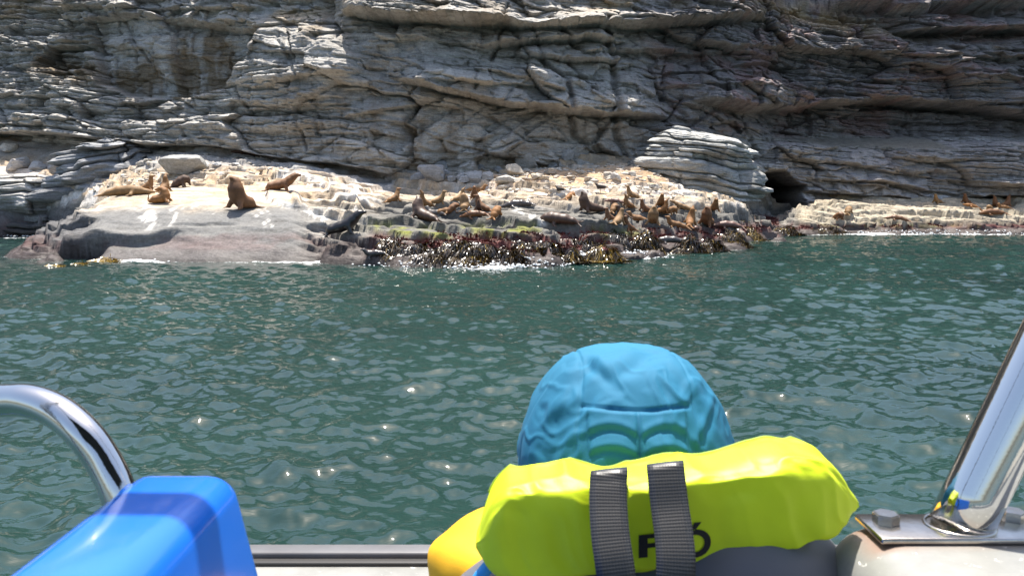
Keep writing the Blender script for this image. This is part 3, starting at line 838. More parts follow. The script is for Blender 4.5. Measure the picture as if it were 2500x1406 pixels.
for w_, dip in ((wbase, R(-3.5)), (wfan, R(36)), (wdiag, R(-13))):
    sd = int(abs(dip) * 100) + 400
    a1, t1 = beds(dip, 1.35, 4.6, 1.15, sd, 0.3)
    a2, t2_ = beds(dip, 0.5, 1.8, 0.5, sd + 20, 0.5)
    a3, t3 = beds(dip, 0.2, 0.9, 0.22, sd + 40, 0.5)
    a0, t0_ = beds(dip, 2.9, 7.5, 1.3, sd + 60, 0.15)
    DD = DD + (w_ / tot) * (a0 + a1 + a2 * (0.4 + 0.9 * mass) + a3 * (0.15 + 1.2 * mass))
    tone = tone + (w_ / tot) * (0.4 * t1 + 0.35 * t2_ + 0.25 * t3)
def facets(sx_, sz_, rot, amp, tilt, seed):
    c, s_ = math.cos(rot), math.sin(rot)
    xx = X + 0.5 * fbm(X * 0.5, Z * 0.5, 2, seed); zq = Z + 0.35 * fbm(X * 0.5, Z * 0.5, 2, seed + 3)
    a = (xx * c + zq * s_) / sx_; b = (-xx * s_ + zq * c) / sz_
    i0 = np.floor(a).astype(int); j0 = np.floor(b).astype(int)
    d1 = np.full(X.shape, 9.0); d2 = np.full(X.shape, 9.0); v = np.zeros(X.shape); tn = np.zeros(X.shape)
    for di in (-1, 0, 1):
        for dj in (-1, 0, 1):
            i = i0 + di; j = j0 + dj
            da = a - i - hsh(i, j, 1, seed); db = b - j - hsh(i, j, 2, seed)
            d = np.hypot(da, db)
            pv = amp * (hsh(i, j, 3, seed) - 0.5) + tilt * ((hsh(i, j, 4, seed) - 0.5) * da * sx_ + (hsh(i, j, 5, seed) - 0.65) * db * sz_)
            m = d < d1
            d2 = np.where(m, d1, np.minimum(d2, d)); v = np.where(m, pv, v); tn = np.where(m, hsh(i, j, 6, seed), tn); d1 = np.where(m, d, d1)
    return v - 0.22 * amp * np.exp(-((d2 - d1) / 0.05) ** 2), tn
f1_, ft1 = facets(6.0, 2.0, R(-6), 1.4, 0.5, 801)
f2_, ft2 = facets(2.3, 0.75, R(-5), 0.5, 0.6, 811)
f3_, ft3 = facets(0.8, 0.27, R(-7), 0.18, 0.6, 821)
blocky = np.clip(1 - mass, 0, 1)
DD = DD * (0.5 + 0.35 * mass) + f1_ * 0.95 + f2_ * (0.5 + 0.65 * blocky) + f3_ * (0.4 + 0.6 * blocky)
tone = 0.5 * tone + 0.5 * (0.35 * ft1 + 0.4 * ft2 + 0.25 * ft3)
rg = np.random.default_rng(12)
for q in range(34):
    x0, y0 = rg.uniform(0, 2500), rg.uniform(0, 340)
    an = R(rg.choice([-1, 1]) * rg.uniform(30, 75)); l_ = rg.uniform(40, 150)
    x1, y1 = x0 + l_ * math.cos(an), y0 + l_ * math.sin(an)
    dist = polydist(U + jit * 1.5, V + jit, [(x0, y0), ((x0 + x1) / 2 + rg.normal() * 10, (y0 + y1) / 2 + rg.normal() * 10), (x1, y1)])
    DD = DD - rg.uniform(0.25, 0.7) * np.exp(-(dist / rg.uniform(2.0, 4.5)) ** 2)
knob = np.exp(-(((U - 760) / 150) ** 2 + ((V - 150) / 90) ** 2))          # lumpy buttress
DD = DD * (1 - 0.45 * knob) + knob * 0.6 * np.abs(fbm(X * 0.9, Z * 0.9, 4, 311)) 
slick = softpoly(U, V, [(1900, 335), (2250, 335), (2300, 372), (2000, 362)], 8) + alc * 0.55
DD = DD * np.clip(1 - 0.85 * slick, 0.1, 1)
D = D + DD + 0.22 * fbm(X * 0.7, Z * 0.9, 4, 321) + 0.07 * fbm(X * 3.3, Z * 4.5, 3, 331)
YC = YN - D
# albedo
nA = fbm(X * 0.16, Z * 0.22, 4, 341); nB = fbm(X * 0.8, Z * 1.3, 4, 351); nC = fbm(X * 0.25, Z * 1.4, 4, 361); nV = fbm(X * 1.1, Z * 0.18, 4, 371)
col = np.zeros(X.shape + (3,)) + np.array([0.385, 0.37, 0.345])
col = col * (0.62 + 0.72 * tone + 0.14 * nB)[..., None]
pale = np.exp(-(((U - 1150) / 260) ** 2 + ((V - 390) / 70) ** 2)) + 0.6 * sst(0.0, 0.5, nC) * sst(1700, 1300, U)
col = mixc(col, (0.55, 0.52, 0.475), np.clip(pale, 0, 0.75))
brown = 0.9 * softpoly(U, V, [(60, 130), (200, 150), (300, 165), (430, 130), (440, 70), (640, 80), (560, 210), (470, 245), (200, 210), (70, 160)], 22) + 0.55 * np.exp(-(((U - 900) / 170) ** 2 + ((V - 290) / 80) ** 2)) + 0.5 * sst(0.15, 0.5, nA) + 0.5 * np.exp(-(((U - 1130) / 250) ** 2 + ((V - 45) / 50) ** 2))
col = mixc(col, (0.19, 0.135, 0.075), np.clip(brown * sst(-0.3, 0.4, nV + 0.4 * nB), 0, 0.8))
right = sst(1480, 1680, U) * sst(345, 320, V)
col = mixc(col, col * np.array([0.62, 0.6, 0.63]), right)  # darker rock, with part of this side's shade in its colour
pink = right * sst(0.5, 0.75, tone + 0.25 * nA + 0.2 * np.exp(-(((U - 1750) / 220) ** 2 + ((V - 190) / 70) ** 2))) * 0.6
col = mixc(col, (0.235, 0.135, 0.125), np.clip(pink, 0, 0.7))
lilac = sst(1830, 1900, U) * sst(330, 350, V)
col = mixc(col, (0.30, 0.275, 0.28), lilac * (0.5 + 0.4 * nB).clip(0, 1))
col = mixc(col, (0.56, 0.55, 0.55), lilac * sst(455, 480, V) * sst(-0.2, 0.3, nC) * 0.8)
col = mixc(col, (0.07, 0.068, 0.066), np.clip(cav, 0, 1) * 0.9)  # cave shade put into the rock colour
col = mixc(col, (0.20, 0.185, 0.15), np.clip(slick * sst(1800, 1900, U), 0, 1) * 0.9)
sandy = np.exp(-(((U - 700) / 130) ** 2 + ((V - 20) / 40) ** 2)) + np.exp(-(((U - 1990) / 170) ** 2 + ((V - 50 - (U - 1990) * 0.25) / 32) ** 2)) + 0.8 * np.exp(-(((U - 1500) / 170) ** 2 + ((V - 18) / 28) ** 2)) + 0.7 * np.exp(-(((U - 40) / 130) ** 2 + ((V - 15) / 40) ** 2)) + 0.6 * sst(10, -30, V)
col = mixc(col, (0.40, 0.305, 0.195), np.clip(sandy * sst(-0.4, 0.2, nB), 0, 0.9))
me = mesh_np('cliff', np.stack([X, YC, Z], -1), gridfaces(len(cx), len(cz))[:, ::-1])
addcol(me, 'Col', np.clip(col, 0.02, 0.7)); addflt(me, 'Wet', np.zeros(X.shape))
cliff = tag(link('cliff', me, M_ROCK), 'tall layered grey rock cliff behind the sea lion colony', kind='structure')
def cliff_y(x, z):
    return float(YC[np.argmin(abs(cx - x)), np.argmin(abs(cz - z))])

# ------------------------------------------------------------------ sea
def tile(N_, L_, lam, rms, seed, spread=2.0, wd=0.35):
    rng = np.random.default_rng(seed)
    k1 = np.fft.fftfreq(N_, L_ / N_) * 2 * math.pi
    KX, KY = np.meshgrid(k1, k1, indexing='ij')
    K = np.hypot(KX, KY); K[0, 0] = 1
    kp = 2 * math.pi / lam
    ct = (KX * math.sin(wd) + KY * math.cos(wd)) / K
    Pk = K ** -3.6 * np.exp(-1.2 * (kp / K) ** 2) * (0.25 + 0.75 * np.abs(ct) ** spread) * np.exp(-(K * L_ / N_ * 0.7) ** 2)
    Pk[0, 0] = 0
    H = (rng.normal(size=K.shape) + 1j * rng.normal(size=K.shape)) * np.sqrt(Pk)
    h = np.fft.ifft2(H).real
    sc = rms / h.std()
    dx = np.fft.ifft2(-1j * KX / K * H).real * sc; dy = np.fft.ifft2(-1j * KY / K * H).real * sc
    return h * sc, dx, dy
def samp(T, L_, x, y):
    n = T.shape[0]
    fx = (x / L_ % 1) * n; fy = (y / L_ % 1) * n
    i = np.floor(fx).astype(int); j = np.floor(fy).astype(int); u = fx - i; v = fy - j
    i %= n; j %= n; i2 = (i + 1) % n; j2 = (j + 1) % n
    return T[i, j] * (1 - u) * (1 - v) + T[i2, j] * u * (1 - v) + T[i, j2] * (1 - u) * v + T[i2, j2] * u * v
TA = tile(1024, 41.0, 1.35, 0.025, 3, 1.6); TB = tile(512, 11.3, 0.36, 0.0062, 8, 1.3, -0.2)
nr, na = 560, 760
rr = 3.2 * (80.0 / 3.2) ** np.linspace(0, 1, nr)
aa = np.linspace(R(-46), R(46), na)
RR, AA = np.meshgrid(rr, aa, indexing='ij')
X = RR * np.sin(AA); Y = RR * np.cos(AA)
g = gz_at(X, Y)
shore = sst(-1.5, -0.1, g)
fb = np.clip(1.6 - RR / 22.0, 0, 1)
amp = 1 - 0.55 * shore
hz = samp(TA[0], 41.0, X, Y) * amp + samp(TB[0], 11.3, X, Y) * fb * amp
DX = (samp(TA[1], 41.0, X, Y) + samp(TB[1], 11.3, X, Y) * fb) * -0.55 * amp
DY = (samp(TA[2], 41.0, X, Y) + samp(TB[2], 11.3, X, Y) * fb) * -0.55 * amp
hz = hz + 0.05 * np.sin(Y * 0.55 + 0.15 * X + 1.0)
foam = 0.62 * sst(-0.35, -0.02, g) * sst(0.25, 0.05, g) * (0.55 + 0.9 * fbm(X * 0.35, Y * 0.35, 3, 401))
for (a, b, w, d, k) in ((830, 632, 75, 0.55, 1.1), (770, 640, 130, 0.35, 0.7), (630, 634, 40, 0.4, 0.8), (330, 640, 60, 0.4, 0.8), (1200, 655, 110, 0.35, 0.75), (1420, 637, 40, 0.5, 0.85), (1560, 632, 60, 0.4, 0.5), (2150, 574, 130, 0.9, 0.95), (2390, 572, 90, 0.9, 0.9), (60, 579, 110, 0.8, 0.6), (1250, 662, 220, 0.5, 0.35)):
    q = Pz(a, b, 0.0)
    foam = foam + k * np.exp(-(((X - q.x) / (w / FPX * q.y)) ** 2 + ((Y - q.y) / d) ** 2))
hz = hz + 0.10 * np.clip(foam - 0.3, 0, 1) * (0.5 + fbm(X * 2.2, Y * 2.2, 3, 411))
Vw = np.stack([X + DX, Y + DY, hz], -1).reshape(-1, 3)
Fw = gridfaces(nr, na)[:, ::-1]
b0 = len(Vw)
ring = np.array([(-3000, -3000, -0.4), (3000, -3000, -0.4), (3000, 3000, -0.4), (-3000, 3000, -0.4)], float)
Vw = np.concatenate([Vw, ring]); Fw = np.concatenate([Fw, [[b0, b0 + 1, b0 + 2, b0 + 3]]])
me = mesh_np('sea', Vw, Fw)
addflt(me, 'Foam', np.concatenate([np.clip(foam, 0, 1.4).ravel(), np.zeros(4)]))
sea = tag(link('sea', me, M_SEA), 'choppy dark green sea between the boat and the rocks', kind='structure')
# ------------------------------------------------------------------ free-standing outcrops
def loft_rock(name, rows, Y, ratio, dip, seed, th, amp, colf, mat=None, sink=0.4):
    rows = sorted(rows, key=lambda r: -r[0])
    zs = np.array([P(1250, r[0], Y).z for r in rows]); xl = np.array([P(r[1], r[0], Y).x for r in rows]); xr = np.array([P(r[2], r[0], Y).x for r in rows])
    nz, nt = 150, 260
    z = np.linspace(zs[0] - sink, zs[-1], nz); th_ = np.linspace(0, 2 * math.pi, nt, endpoint=False)
    cx_ = np.interp(z, zs, (xl + xr) / 2); hw = np.interp(z, zs, (xr - xl) / 2)
    cap_ = np.sqrt(np.clip((z[-1] - z) / (0.10 * (z[-1] - z[0])), 0, 1)); hw = hw * np.clip(cap_, 0.02, 1)
    ZZ, TT = np.meshgrid(z, th_, indexing='ij')
    c, s_ = np.cos(TT), np.sin(TT)
    sp = lambda v: np.sign(v) * np.abs(v) ** 0.72
    XX = cx_[:, None] + hw[:, None] * sp(c); YY = Y + ratio * hw[:, None] * sp(s_)
    s = ZZ - math.tan(dip) * XX + 0.5 * fbm3(XX * 0.35, YY * 0.35, ZZ * 0.3, 3, seed)
    sw = s / th + 0.7 * n2(s / th * 0.4, s * 0, seed + 1)
    r = np.floor(sw); fs = sw - r; ri = r.astype(int)
    arc = (XX + 0.7 * YY) / (th * (2.2 + 3.5 * hsh(ri, 8, 0, seed))) + hsh(ri, 2, 0, seed) * 7
    q = np.floor(arc); ft = arc - q
    d = amp * (0.7 * (hsh(ri, 1, 0, seed) - 0.5) + 1.1 * (hsh(ri, q.astype(int), 3, seed) - 0.5) - 0.55 * (1 - sst(0, 0.25, np.minimum(fs, 1 - fs))) - 0.3 * (1 - sst(0, 0.08, np.minimum(ft, 1 - ft))))
    fin = (s / (th * 0.33)) % 1.0
    d = d - 0.16 * amp * (1 - sst(0, 0.3, np.minimum(fin, 1 - fin))) * sst(-0.2, 0.3, fbm3(XX * 0.8, YY * 0.8, ZZ * 0.8, 2, seed + 29))
    d = d + 0.35 * amp * fbm3(XX * 1.5, YY * 1.5, ZZ * 2.5, 3, seed + 9) + amp * 1.5 * fbm3(XX * 0.5, YY * 0.5, ZZ * 0.5, 2, seed + 19)
    d = d * np.clip(hw / hw.max() * 2, 0.1, 1)[:, None]
    XX = XX + d * c; YY = YY + d * s_
    Vv = np.stack([XX, YY, ZZ], -1)
    Vv = np.concatenate([Vv.reshape(-1, 3), [[cx_[-1], Y, z[-1] + 0.03]]])
    F = gridfaces(nz, nt, wrapv=True)[:, ::-1]
    k = np.arange(nt); top = (nz - 1) * nt
    capf = np.stack([np.full(nt, nz * nt), top + k, top + (k + 1) % nt, np.full(nt, nz * nt)], 1)
    me = mesh_np(name, Vv, F)
    bm = bmesh.new(); bm.from_mesh(me); bm.verts.ensure_lookup_table()
    for a in range(nt):
        bm.faces.new((bm.verts[nz * nt], bm.verts[top + a], bm.verts[top + (a + 1) % nt]))
    bmesh.ops.recalc_face_normals(bm, faces=bm.faces)
    bm.to_mesh(me); bm.free()
    me.polygons.foreach_set('use_smooth', np.ones(len(me.polygons), dtype=bool))
    col = np.concatenate([colf(XX, YY, ZZ, hsh(ri, q.astype(int), 6, seed)).reshape(-1, 3), [[0.4, 0.38, 0.35]]])
    addcol(me, 'Col', col); addflt(me, 'Wet', np.zeros(len(Vv)))
    # origin at the base
    base = Vector((float(np.mean(cx_[:3])), Y, float(z[0])))
    me.transform(Matrix.Translation(-base))
    return link(name, me, mat or M_ROCK, loc=base)
def c_lay(XX, YY, ZZ, t):
    c = np.zeros(XX.shape + (3,)) + np.array([0.36, 0.36, 0.345])
    c = c * (0.7 + 0.55 * t)[..., None]
    return np.clip(mixc(c, (0.62, 0.61, 0.58), sst(0.0, 0.5, fbm3(XX * 0.6, YY * 0.6, ZZ * 3, 3, 77)) * 0.7), 0.02, 0.75)
def c_blue(XX, YY, ZZ, t):
    c = np.zeros(XX.shape + (3,)) + np.array([0.27, 0.275, 0.285])
    return np.clip(c * (0.75 + 0.5 * t)[..., None], 0.02, 0.7)
o = loft_rock('layered_outcrop', [(475, 1566, 1848), (435, 1564, 1840), (400, 1568, 1834), (370, 1584, 1826), (345, 1598, 1790), (325, 1612, 1735), (306, 1625, 1670)], 50.2, 0.6, R(-7), 611, 0.42, 0.62, c_lay)
tag(o, 'sunlit rock outcrop of thin horizontal layers standing right of the orange beach', 'rock outcrop')
o = loft_rock('rock_mound', [(412, 122, 412), (396, 135, 404), (380, 152, 392), (364, 180, 368), (350, 205, 322), (336, 232, 282)], 52.2, 0.40, R(10), 643, 0.75, 0.95, c_blue, sink=3.0)
tag(o, 'blue-grey fractured rock mound in shade under the left cliff overhang', 'rock outcrop')
def c_ledge(XX, YY, ZZ, t):
    c = np.zeros(XX.shape + (3,)) + np.array([0.20, 0.198, 0.195])
    c = c * (0.6 + 0.7 * t)[..., None]
    c = mixc(c, (0.60, 0.57, 0.53), sst(1.6, 2.8, ZZ + 0.5 * fbm3(XX, YY, ZZ * 2, 3, 5)) * sst(-0.3, 0.3, fbm3(XX * 0.7, YY * 0.7, ZZ * 2.5, 3, 15)))
    return np.clip(mixc(c, (0.045, 0.042, 0.04), sst(1.2, 0.3, ZZ)), 0.02, 0.7)
o = loft_rock('rock_ledge', [(580, -140, 262), (545, -140, 235), (520, -140, 215), (506, -130, 196), (485, -125, 236), (462, -120, 244), (440, -100, 215), (424, -60, 170)], 52.6, 0.42, R(-2), 655, 0.62, 0.75, c_ledge, sink=1.2)
tag(o, 'blocky dark ledge with white top at the left edge behind the slab', 'rock ledge')
# ------------------------------------------------------------------ boulders
def boulder_mesh(name, seed, sx, sy, sz, nplanes=11, rough=0.035, planes=None, sub=3):
    bm = bmesh.new(); bmesh.ops.create_icosphere(bm, subdivisions=sub + 1, radius=1.0)
    Vv = np.array([v.co[:] for v in bm.verts])
    rng = np.random.default_rng(seed)
    if planes is None:
        n = rng.normal(size=(nplanes, 3)); n /= np.linalg.norm(n, axis=1)[:, None]
        dd = rng.uniform(0.55, 0.92, nplanes)
        n = np.concatenate([n, [[0, 0, 1], [0, 0, -1], [1, 0, 0], [-1, 0, 0], [0, 1, 0], [0, -1, 0]]]); dd = np.concatenate([dd, [0.95, 0.8, 1, 1, 1, 1]])
    else:
        n = np.array([p[:3] for p in planes], float); n /= np.linalg.norm(n, axis=1)[:, None]; dd = np.array([p[3] for p in planes])
    dot = Vv @ n.T
    r = np.min(np.where(dot > 0.05, dd / np.maximum(dot, 0.05), 9), 1)
    r = np.minimum(r, 1.45)
    W = Vv * r[:, None]
    W = W * (1 + rough * fbm3(W[:, 0] * 2.2, W[:, 1] * 2.2, W[:, 2] * 3.2, 4, seed))[:, None]
    W = W * np.array([sx, sy, sz])
    W[:, 2] -= W[:, 2].min()
    for v, w in zip(bm.verts, W): v.co = w
    me = bm_mesh(bm, name, smooth=True)
    try: me.set_sharp_from_angle(angle=R(38))
    except Exception: pass
    return me
STONE_GROUP = 'pale stones of the rockfall at the cliff foot'
STONES = [  # px, py(base), width px, height px, colour, label
 (1284, 414, 62, 62, (0.46, 0.44, 0.41), 'largest boulder of the rockfall, tall pale and upright at the cliff foot'),
 (1256, 432, 50, 38, (0.56, 0.50, 0.41), 'rounded cream boulder lying in front of the tallest pale boulder'),
 (1237, 402, 27, 30, (0.36, 0.36, 0.36), 'grey boulder squeezed left of the tallest pale boulder'),
 (1203, 402, 36, 32, (0.34, 0.345, 0.35), None), (1111, 412, 28, 24, (0.36, 0.36, 0.36), None), (1075, 416, 36, 34, (0.35, 0.355, 0.36), None),
 (1382, 408, 42, 32, (0.40, 0.40, 0.39), 'single grey boulder right of the tallest boulder, against dark cliff'), (1351, 412, 30, 20, (0.36, 0.36, 0.355), None), (1126, 438, 32, 26, (0.34, 0.345, 0.35), None),
 (1153, 458, 46, 44, (0.36, 0.365, 0.37), None), (1052, 466, 64, 48, (0.33, 0.335, 0.345), 'broad blue-grey block at the lower left end of the rockfall'), (1018, 456, 32, 24, (0.35, 0.355, 0.36), None), (1191, 440, 36, 26, (0.40, 0.40, 0.40), None),
 (1100, 452, 28, 22, (0.34, 0.345, 0.35), None), (1172, 418, 28, 20, (0.35, 0.355, 0.36), None), (1034, 432, 36, 26, (0.35, 0.355, 0.36), None), (1234, 454, 52, 26, (0.55, 0.52, 0.47), 'low white slab of rock at the front right of the rockfall'),
 (1308, 440, 30, 18, (0.52, 0.47, 0.40), None), (1347, 428, 32, 15, (0.50, 0.46, 0.40), None), (1506, 450, 30, 24, (0.50, 0.47, 0.43), 'white stone at the right side of the orange beach'), (1482, 436, 24, 18, (0.50, 0.46, 0.40), None), (1131, 464, 38, 20, (0.42, 0.42, 0.42), None),
 (1262, 446, 24, 14, (0.5, 0.46, 0.4), None), (1330, 445, 26, 12, (0.5, 0.46, 0.4), None), (1395, 440, 30, 12, (0.5, 0.45, 0.38), None), (1440, 446, 26, 14, (0.52, 0.47, 0.4), None), (1540, 430, 26, 16, (0.5, 0.46, 0.4), None), (1420, 425, 20, 10, (0.48, 0.43, 0.36), None),
 (1086, 430, 26, 20, (0.36, 0.365, 0.37), None), (1145, 415, 24, 18, (0.36, 0.365, 0.37), None), (1065, 440, 24, 18, (0.35, 0.355, 0.36), None), (1215, 425, 26, 20, (0.38, 0.38, 0.38), None), (1160, 398, 22, 18, (0.37, 0.37, 0.37), None), (1320, 402, 28, 22, (0.37, 0.37, 0.37), None),
 (1600, 462, 34, 16, (0.55, 0.53, 0.5), None), (1650, 474, 40, 14, (0.55, 0.53, 0.5), None), (1290, 468, 40, 12, (0.52, 0.47, 0.41), None), (1350, 478, 30, 12, (0.5, 0.45, 0.39), None),
]
LSTONES = [(18, 378, 44, 24, (0.60, 0.57, 0.52), 'upper white stone at the left edge beneath the cliff'), (32, 420, 74, 34, (0.52, 0.49, 0.47), 'wide pinkish-white boulder at the left edge of the shelf'), (86, 418, 46, 30, (0.42, 0.42, 0.42), 'knobbly grey boulder beside the wide pinkish-white one at left'),
 (372, 420, 28, 16, (0.5, 0.49, 0.46), 'small pale block just left of the dark flat-topped boulder'), (340, 408, 26, 11, (0.55, 0.52, 0.47), None), (312, 409, 28, 9, (0.55, 0.52, 0.47), None), (282, 411, 28, 10, (0.55, 0.5, 0.43), None), (355, 400, 24, 10, (0.56, 0.54, 0.5), None), (528, 408, 26, 12, (0.5, 0.5, 0.5), None), (575, 405, 24, 11, (0.5, 0.5, 0.5), None), (500, 412, 24, 12, (0.52, 0.5, 0.47), None), (48, 398, 44, 22, (0.55, 0.53, 0.5), None)]
def put_stone(rec, i, group, share):
    px, py, w, h, c, lab = rec
    g = ground(px, py)
    k = g.y / FPX
    me = boulder_mesh('boulder', 700 + i, w * k * 0.5, w * k * 0.42, h * k * 0.5, sub=2)
    o = link('boulder', me, M_STONE, loc=(g.x, g.y + w * k * 0.25, g.z - 0.12 * h * k))
    o.location.z = float(gz_at(np.array(o.location.x), np.array(o.location.y))) - 0.14 * h * k
    o.color = tuple(v * 0.8 for v in c) + (1,)
    o.rotation_euler = (0, 0, hsh(i, 3) * 0.8 - 0.4)
    tag(o, lab or share, 'boulder', group)
ORD = 'first second third fourth fifth sixth seventh eighth ninth tenth eleventh twelfth thirteenth fourteenth fifteenth sixteenth seventeenth eighteenth nineteenth twentieth'.split()
def ordinal(q, n):
    return (ORD[q] + ' stone from the left') if q < 20 else (ORD[n - 1 - q] + ' stone from the right')
rank = {i: q for q, i in enumerate(sorted(range(len(STONES)), key=lambda i: STONES[i][0]))}
for i, r_ in enumerate(STONES):
    hue = 'blue-grey angular' if r_[4][2] >= r_[4][0] - 0.005 else 'cream angular'
    put_stone(r_, i, STONE_GROUP, hue + ' ' + ordinal(rank[i], len(STONES)) + ' in the rockfall and beach at the cliff foot')
rank = {i: q for q, i in enumerate(sorted(range(len(LSTONES)), key=lambda i: LSTONES[i][0]))}
for i, r_ in enumerate(LSTONES):
    put_stone(r_, i + 60, 'pale stones on the left shelf', 'small pale ' + ordinal(rank[i], len(LSTONES)) + ' along the back of the left shelf')
# the dark flat-topped boulder
g = ground(436, 437)
k = g.y / FPX
me = boulder_mesh('flat_topped_boulder', 5, 54 * k, 34 * k, 27 * k, rough=0.035, sub=3,
                  planes=[(0, -0.28, 1, 0.80), (0.1, 0.35, 1, 0.95), (0, 0, -1, 0.9), (0.85, -0.1, -0.62, 0.80), (-0.95, -0.1, -0.35, 0.86), (0.12, -0.9, -0.5, 0.72), (-0.35, -0.9, -0.42, 0.78), (0.5, -0.8, -0.45, 0.80), (0, 1, -0.2, 0.9), (1, 0.1, 0.25, 0.98), (-1, 0, 0.5, 0.92), (0.5, -0.3, 1, 1.0)])
o = link('flat_topped_boulder', me, M_STONE, loc=(g.x, g.y + 24 * k, float(gz_at(np.array(g.x), np.array(g.y + 24 * k))) - 0.06))
o.color = (0.30, 0.30, 0.29, 1)
tag(o, 'dark flat-topped boulder wider above than below, behind the left sea lions', 'boulder')
# gravel on the beach: nobody could count it
rng = np.random.default_rng(77)
GV, GF = [], []
bmi = bmesh.new(); bmesh.ops.create_icosphere(bmi, subdivisions=1, radius=1.0)
iv = np.array([v.co[:] for v in bmi.verts]); ifc = np.array([[v.index for v in f.verts] for f in bmi.faces]); bmi.free()
cnt = 0
while cnt < 900:
    px = rng.uniform(1180, 1700); py = rng.uniform(405, 490)
    if rng.random() < 0.35: px = rng.uniform(130, 720); py = rng.uniform(400, 450)
    a, c, e = raydir(px, py)
    y = rng.uniform(42, 50) if px > 1000 else rng.uniform(41, 50)
    x = a * y / c
    z = float(gz_at(np.array(x), np.array(y)))
    s_ = rng.uniform(0.03, 0.13) * (1 if rng.random() < 0.85 else 1.8)
    vv = iv * (1 + 0.25 * rng.normal(size=(len(iv), 1))) * np.array([s_ * rng.uniform(0.8, 1.7), s_, s_ * 0.6]) + np.array([x, y, z + s_ * 0.25])
    GV.append(vv); GF.append(ifc + cnt * len(iv)); cnt += 1
me = mesh_np('beach_gravel', np.concatenate(GV), np.concatenate(GF), smooth=False)
o = link('beach_gravel', me, M_STONE); o.color = (0.5, 0.45, 0.385, 1)
tag(o, 'small pale stones strewn over the beach and upper shelf', 'gravel', kind='stuff')

# ------------------------------------------------------------------ kelp
KN = [(965, 612, 34, 16, 0.45, 'dark kelp mound at the left end of the kelp belt, beside bare wet rock'), (1015, 606, 34, 20, 0.2, 'blackest tall kelp mound near the left end of the belt'),
      (1060, 622, 38, 16, 0.35, 'kelp mound hanging to the water below the green algae patch'), (1110, 612, 36, 18, 0.3, 'kelp mound below the red algae, left of centre'),
      (1150, 632, 40, 14, 0.4, 'low kelp mound at the water under the centre of the belt'), (1195, 602, 32, 16, 0.2, 'black kelp mound under the golden hunched sea lion'),
      (1235, 622, 40, 18, 0.3, 'long-stranded kelp mound that juts farthest into the sea'), (1290, 606, 34, 14, 0.35, 'kelp mound right of the one that juts farthest into the sea'),
      (1345, 612, 42, 18, 0.2, 'large black kelp mound under the lying dark bull with its head left'), (1400, 622, 32, 14, 0.55, 'olive kelp beside the small white splash right of centre'),
      (1445, 602, 34, 16, 0.3, 'kelp mound on the rock edge below the dark upright bull'), (1480, 624, 42, 12, 0.75, 'yellowish kelp lying at the waterline right of centre'),
      (1545, 600, 36, 18, 0.2, 'black kelp mound left of the grey sea lion in the weed'), (1590, 594, 28, 10, 0.5, 'brown kelp above the grey sea lion in the weed'),
      (1690, 602, 36, 12, 0.4, 'kelp right of the grey sea lion in the weed'), (1735, 598, 34, 10, 0.35, 'flat kelp at the water below the right-hand big bull'),
      (1800, 584, 30, 8, 0.5, 'thin kelp fringe towards the right end of the shelf'), (1850, 583, 22, 7, 0.8, 'yellow kelp tip at the right end of the shelf'),
      (1925, 560, 30, 10, 0.45, 'kelp around the foot of the right-hand platform'), (2040, 568, 46, 6, 0.4, 'kelp fringe along the front of the right-hand platform'),
      (255, 634, 24, 6, 0.9, 'golden kelp under the dark overhang at the left slab'), (135, 647, 18, 4, 0.95, 'golden kelp at the leftmost tip of the slab'), (190, 642, 14, 3, 0.8, 'thin golden kelp between the two larger golden tufts at left')]
def kelp(px, py, wpx, hpx, tone, label, seed):
    rng = np.random.default_rng(seed)
    g = ground(px, py + 6, 25)
    k = g.y / FPX
    rx = wpx * k; mh = hpx * k * 0.4
    nrib = int(340 + 150 * min(wpx / 34, 1.4)); ns = 9
    Vv, Ff, tn = [], [], []
    base = 0
    for q in range(nrib):
        a = rng.uniform(0, 2 * math.pi); r = math.sqrt(rng.uniform(0, 1))
        x = g.x + rx * r * math.cos(a); y = g.y + 0.15 + 0.6 * rx * r * math.sin(a)
        hgt = mh * (1 - r * r) * rng.uniform(0.2, 1.0)
        p = np.array([x, y, max(float(gz_at(np.array(x), np.array(y))), 0) + 0.04 + hgt])
        d = np.array([math.cos(a) * 0.7 + rng.normal() * 0.4, -abs(rng.normal() * 0.6) - 0.25 + 0.25 * math.sin(a), 0.15 + rng.uniform(-0.3, 0.3)])
        d /= np.linalg.norm(d)
        w = rng.uniform(0.008, 0.019); ln = rng.uniform(0.3, 0.75) * min(1.2, rx / 0.5)
        sd = np.cross(d, [0, 0, 1]); sd /= np.linalg.norm(sd) + 1e-9
        t0 = np.clip(tone + 0.12 + rng.normal() * 0.25, 0, 1)
        tw = rng.normal() * 0.5
        for s_ in range(ns):
            f = s_ / (ns - 1)
            ww = w * (1 - 0.75 * f ** 2) * (0.5 + 0.9 * min(1, f * 4))
            off = sd * ww
            off[2] += ww * math.sin(tw + f * 3) * 0.8
            Vv += [p - off, p + off]; tn += [t0, t0]
            if s_ < ns - 1: Ff.append((base + 2 * s_, base + 2 * s_ + 1, base + 2 * s_ + 3, base + 2 * s_ + 2))
            d = d + np.array([rng.normal() * 0.34, rng.normal() * 0.24 - 0.03, -0.30]); d /= np.linalg.norm(d)
            p = p + d * ln / ns
            gzv = max(float(gz_at(np.array(p[0]), np.array(p[1]))), -0.02) + 0.025 + 0.05 * rng.random()
            if p[2] < gzv:
                p[2] = gzv; d[2] = max(d[2], -0.05)
        base += 2 * ns
    Vv = np.array(Vv) - np.array([g.x, g.y, g.z])
    me = mesh_np('kelp_clump', Vv, np.array(Ff)); addflt(me, 'Tone', np.array(tn))
    o = link('kelp_clump', me, M_KELP, loc=g)
    tag(o, label, 'kelp', 'kelp clumps along the rock edge')
for i, r_ in enumerate(KN): kelp(*r_, 900 + i)

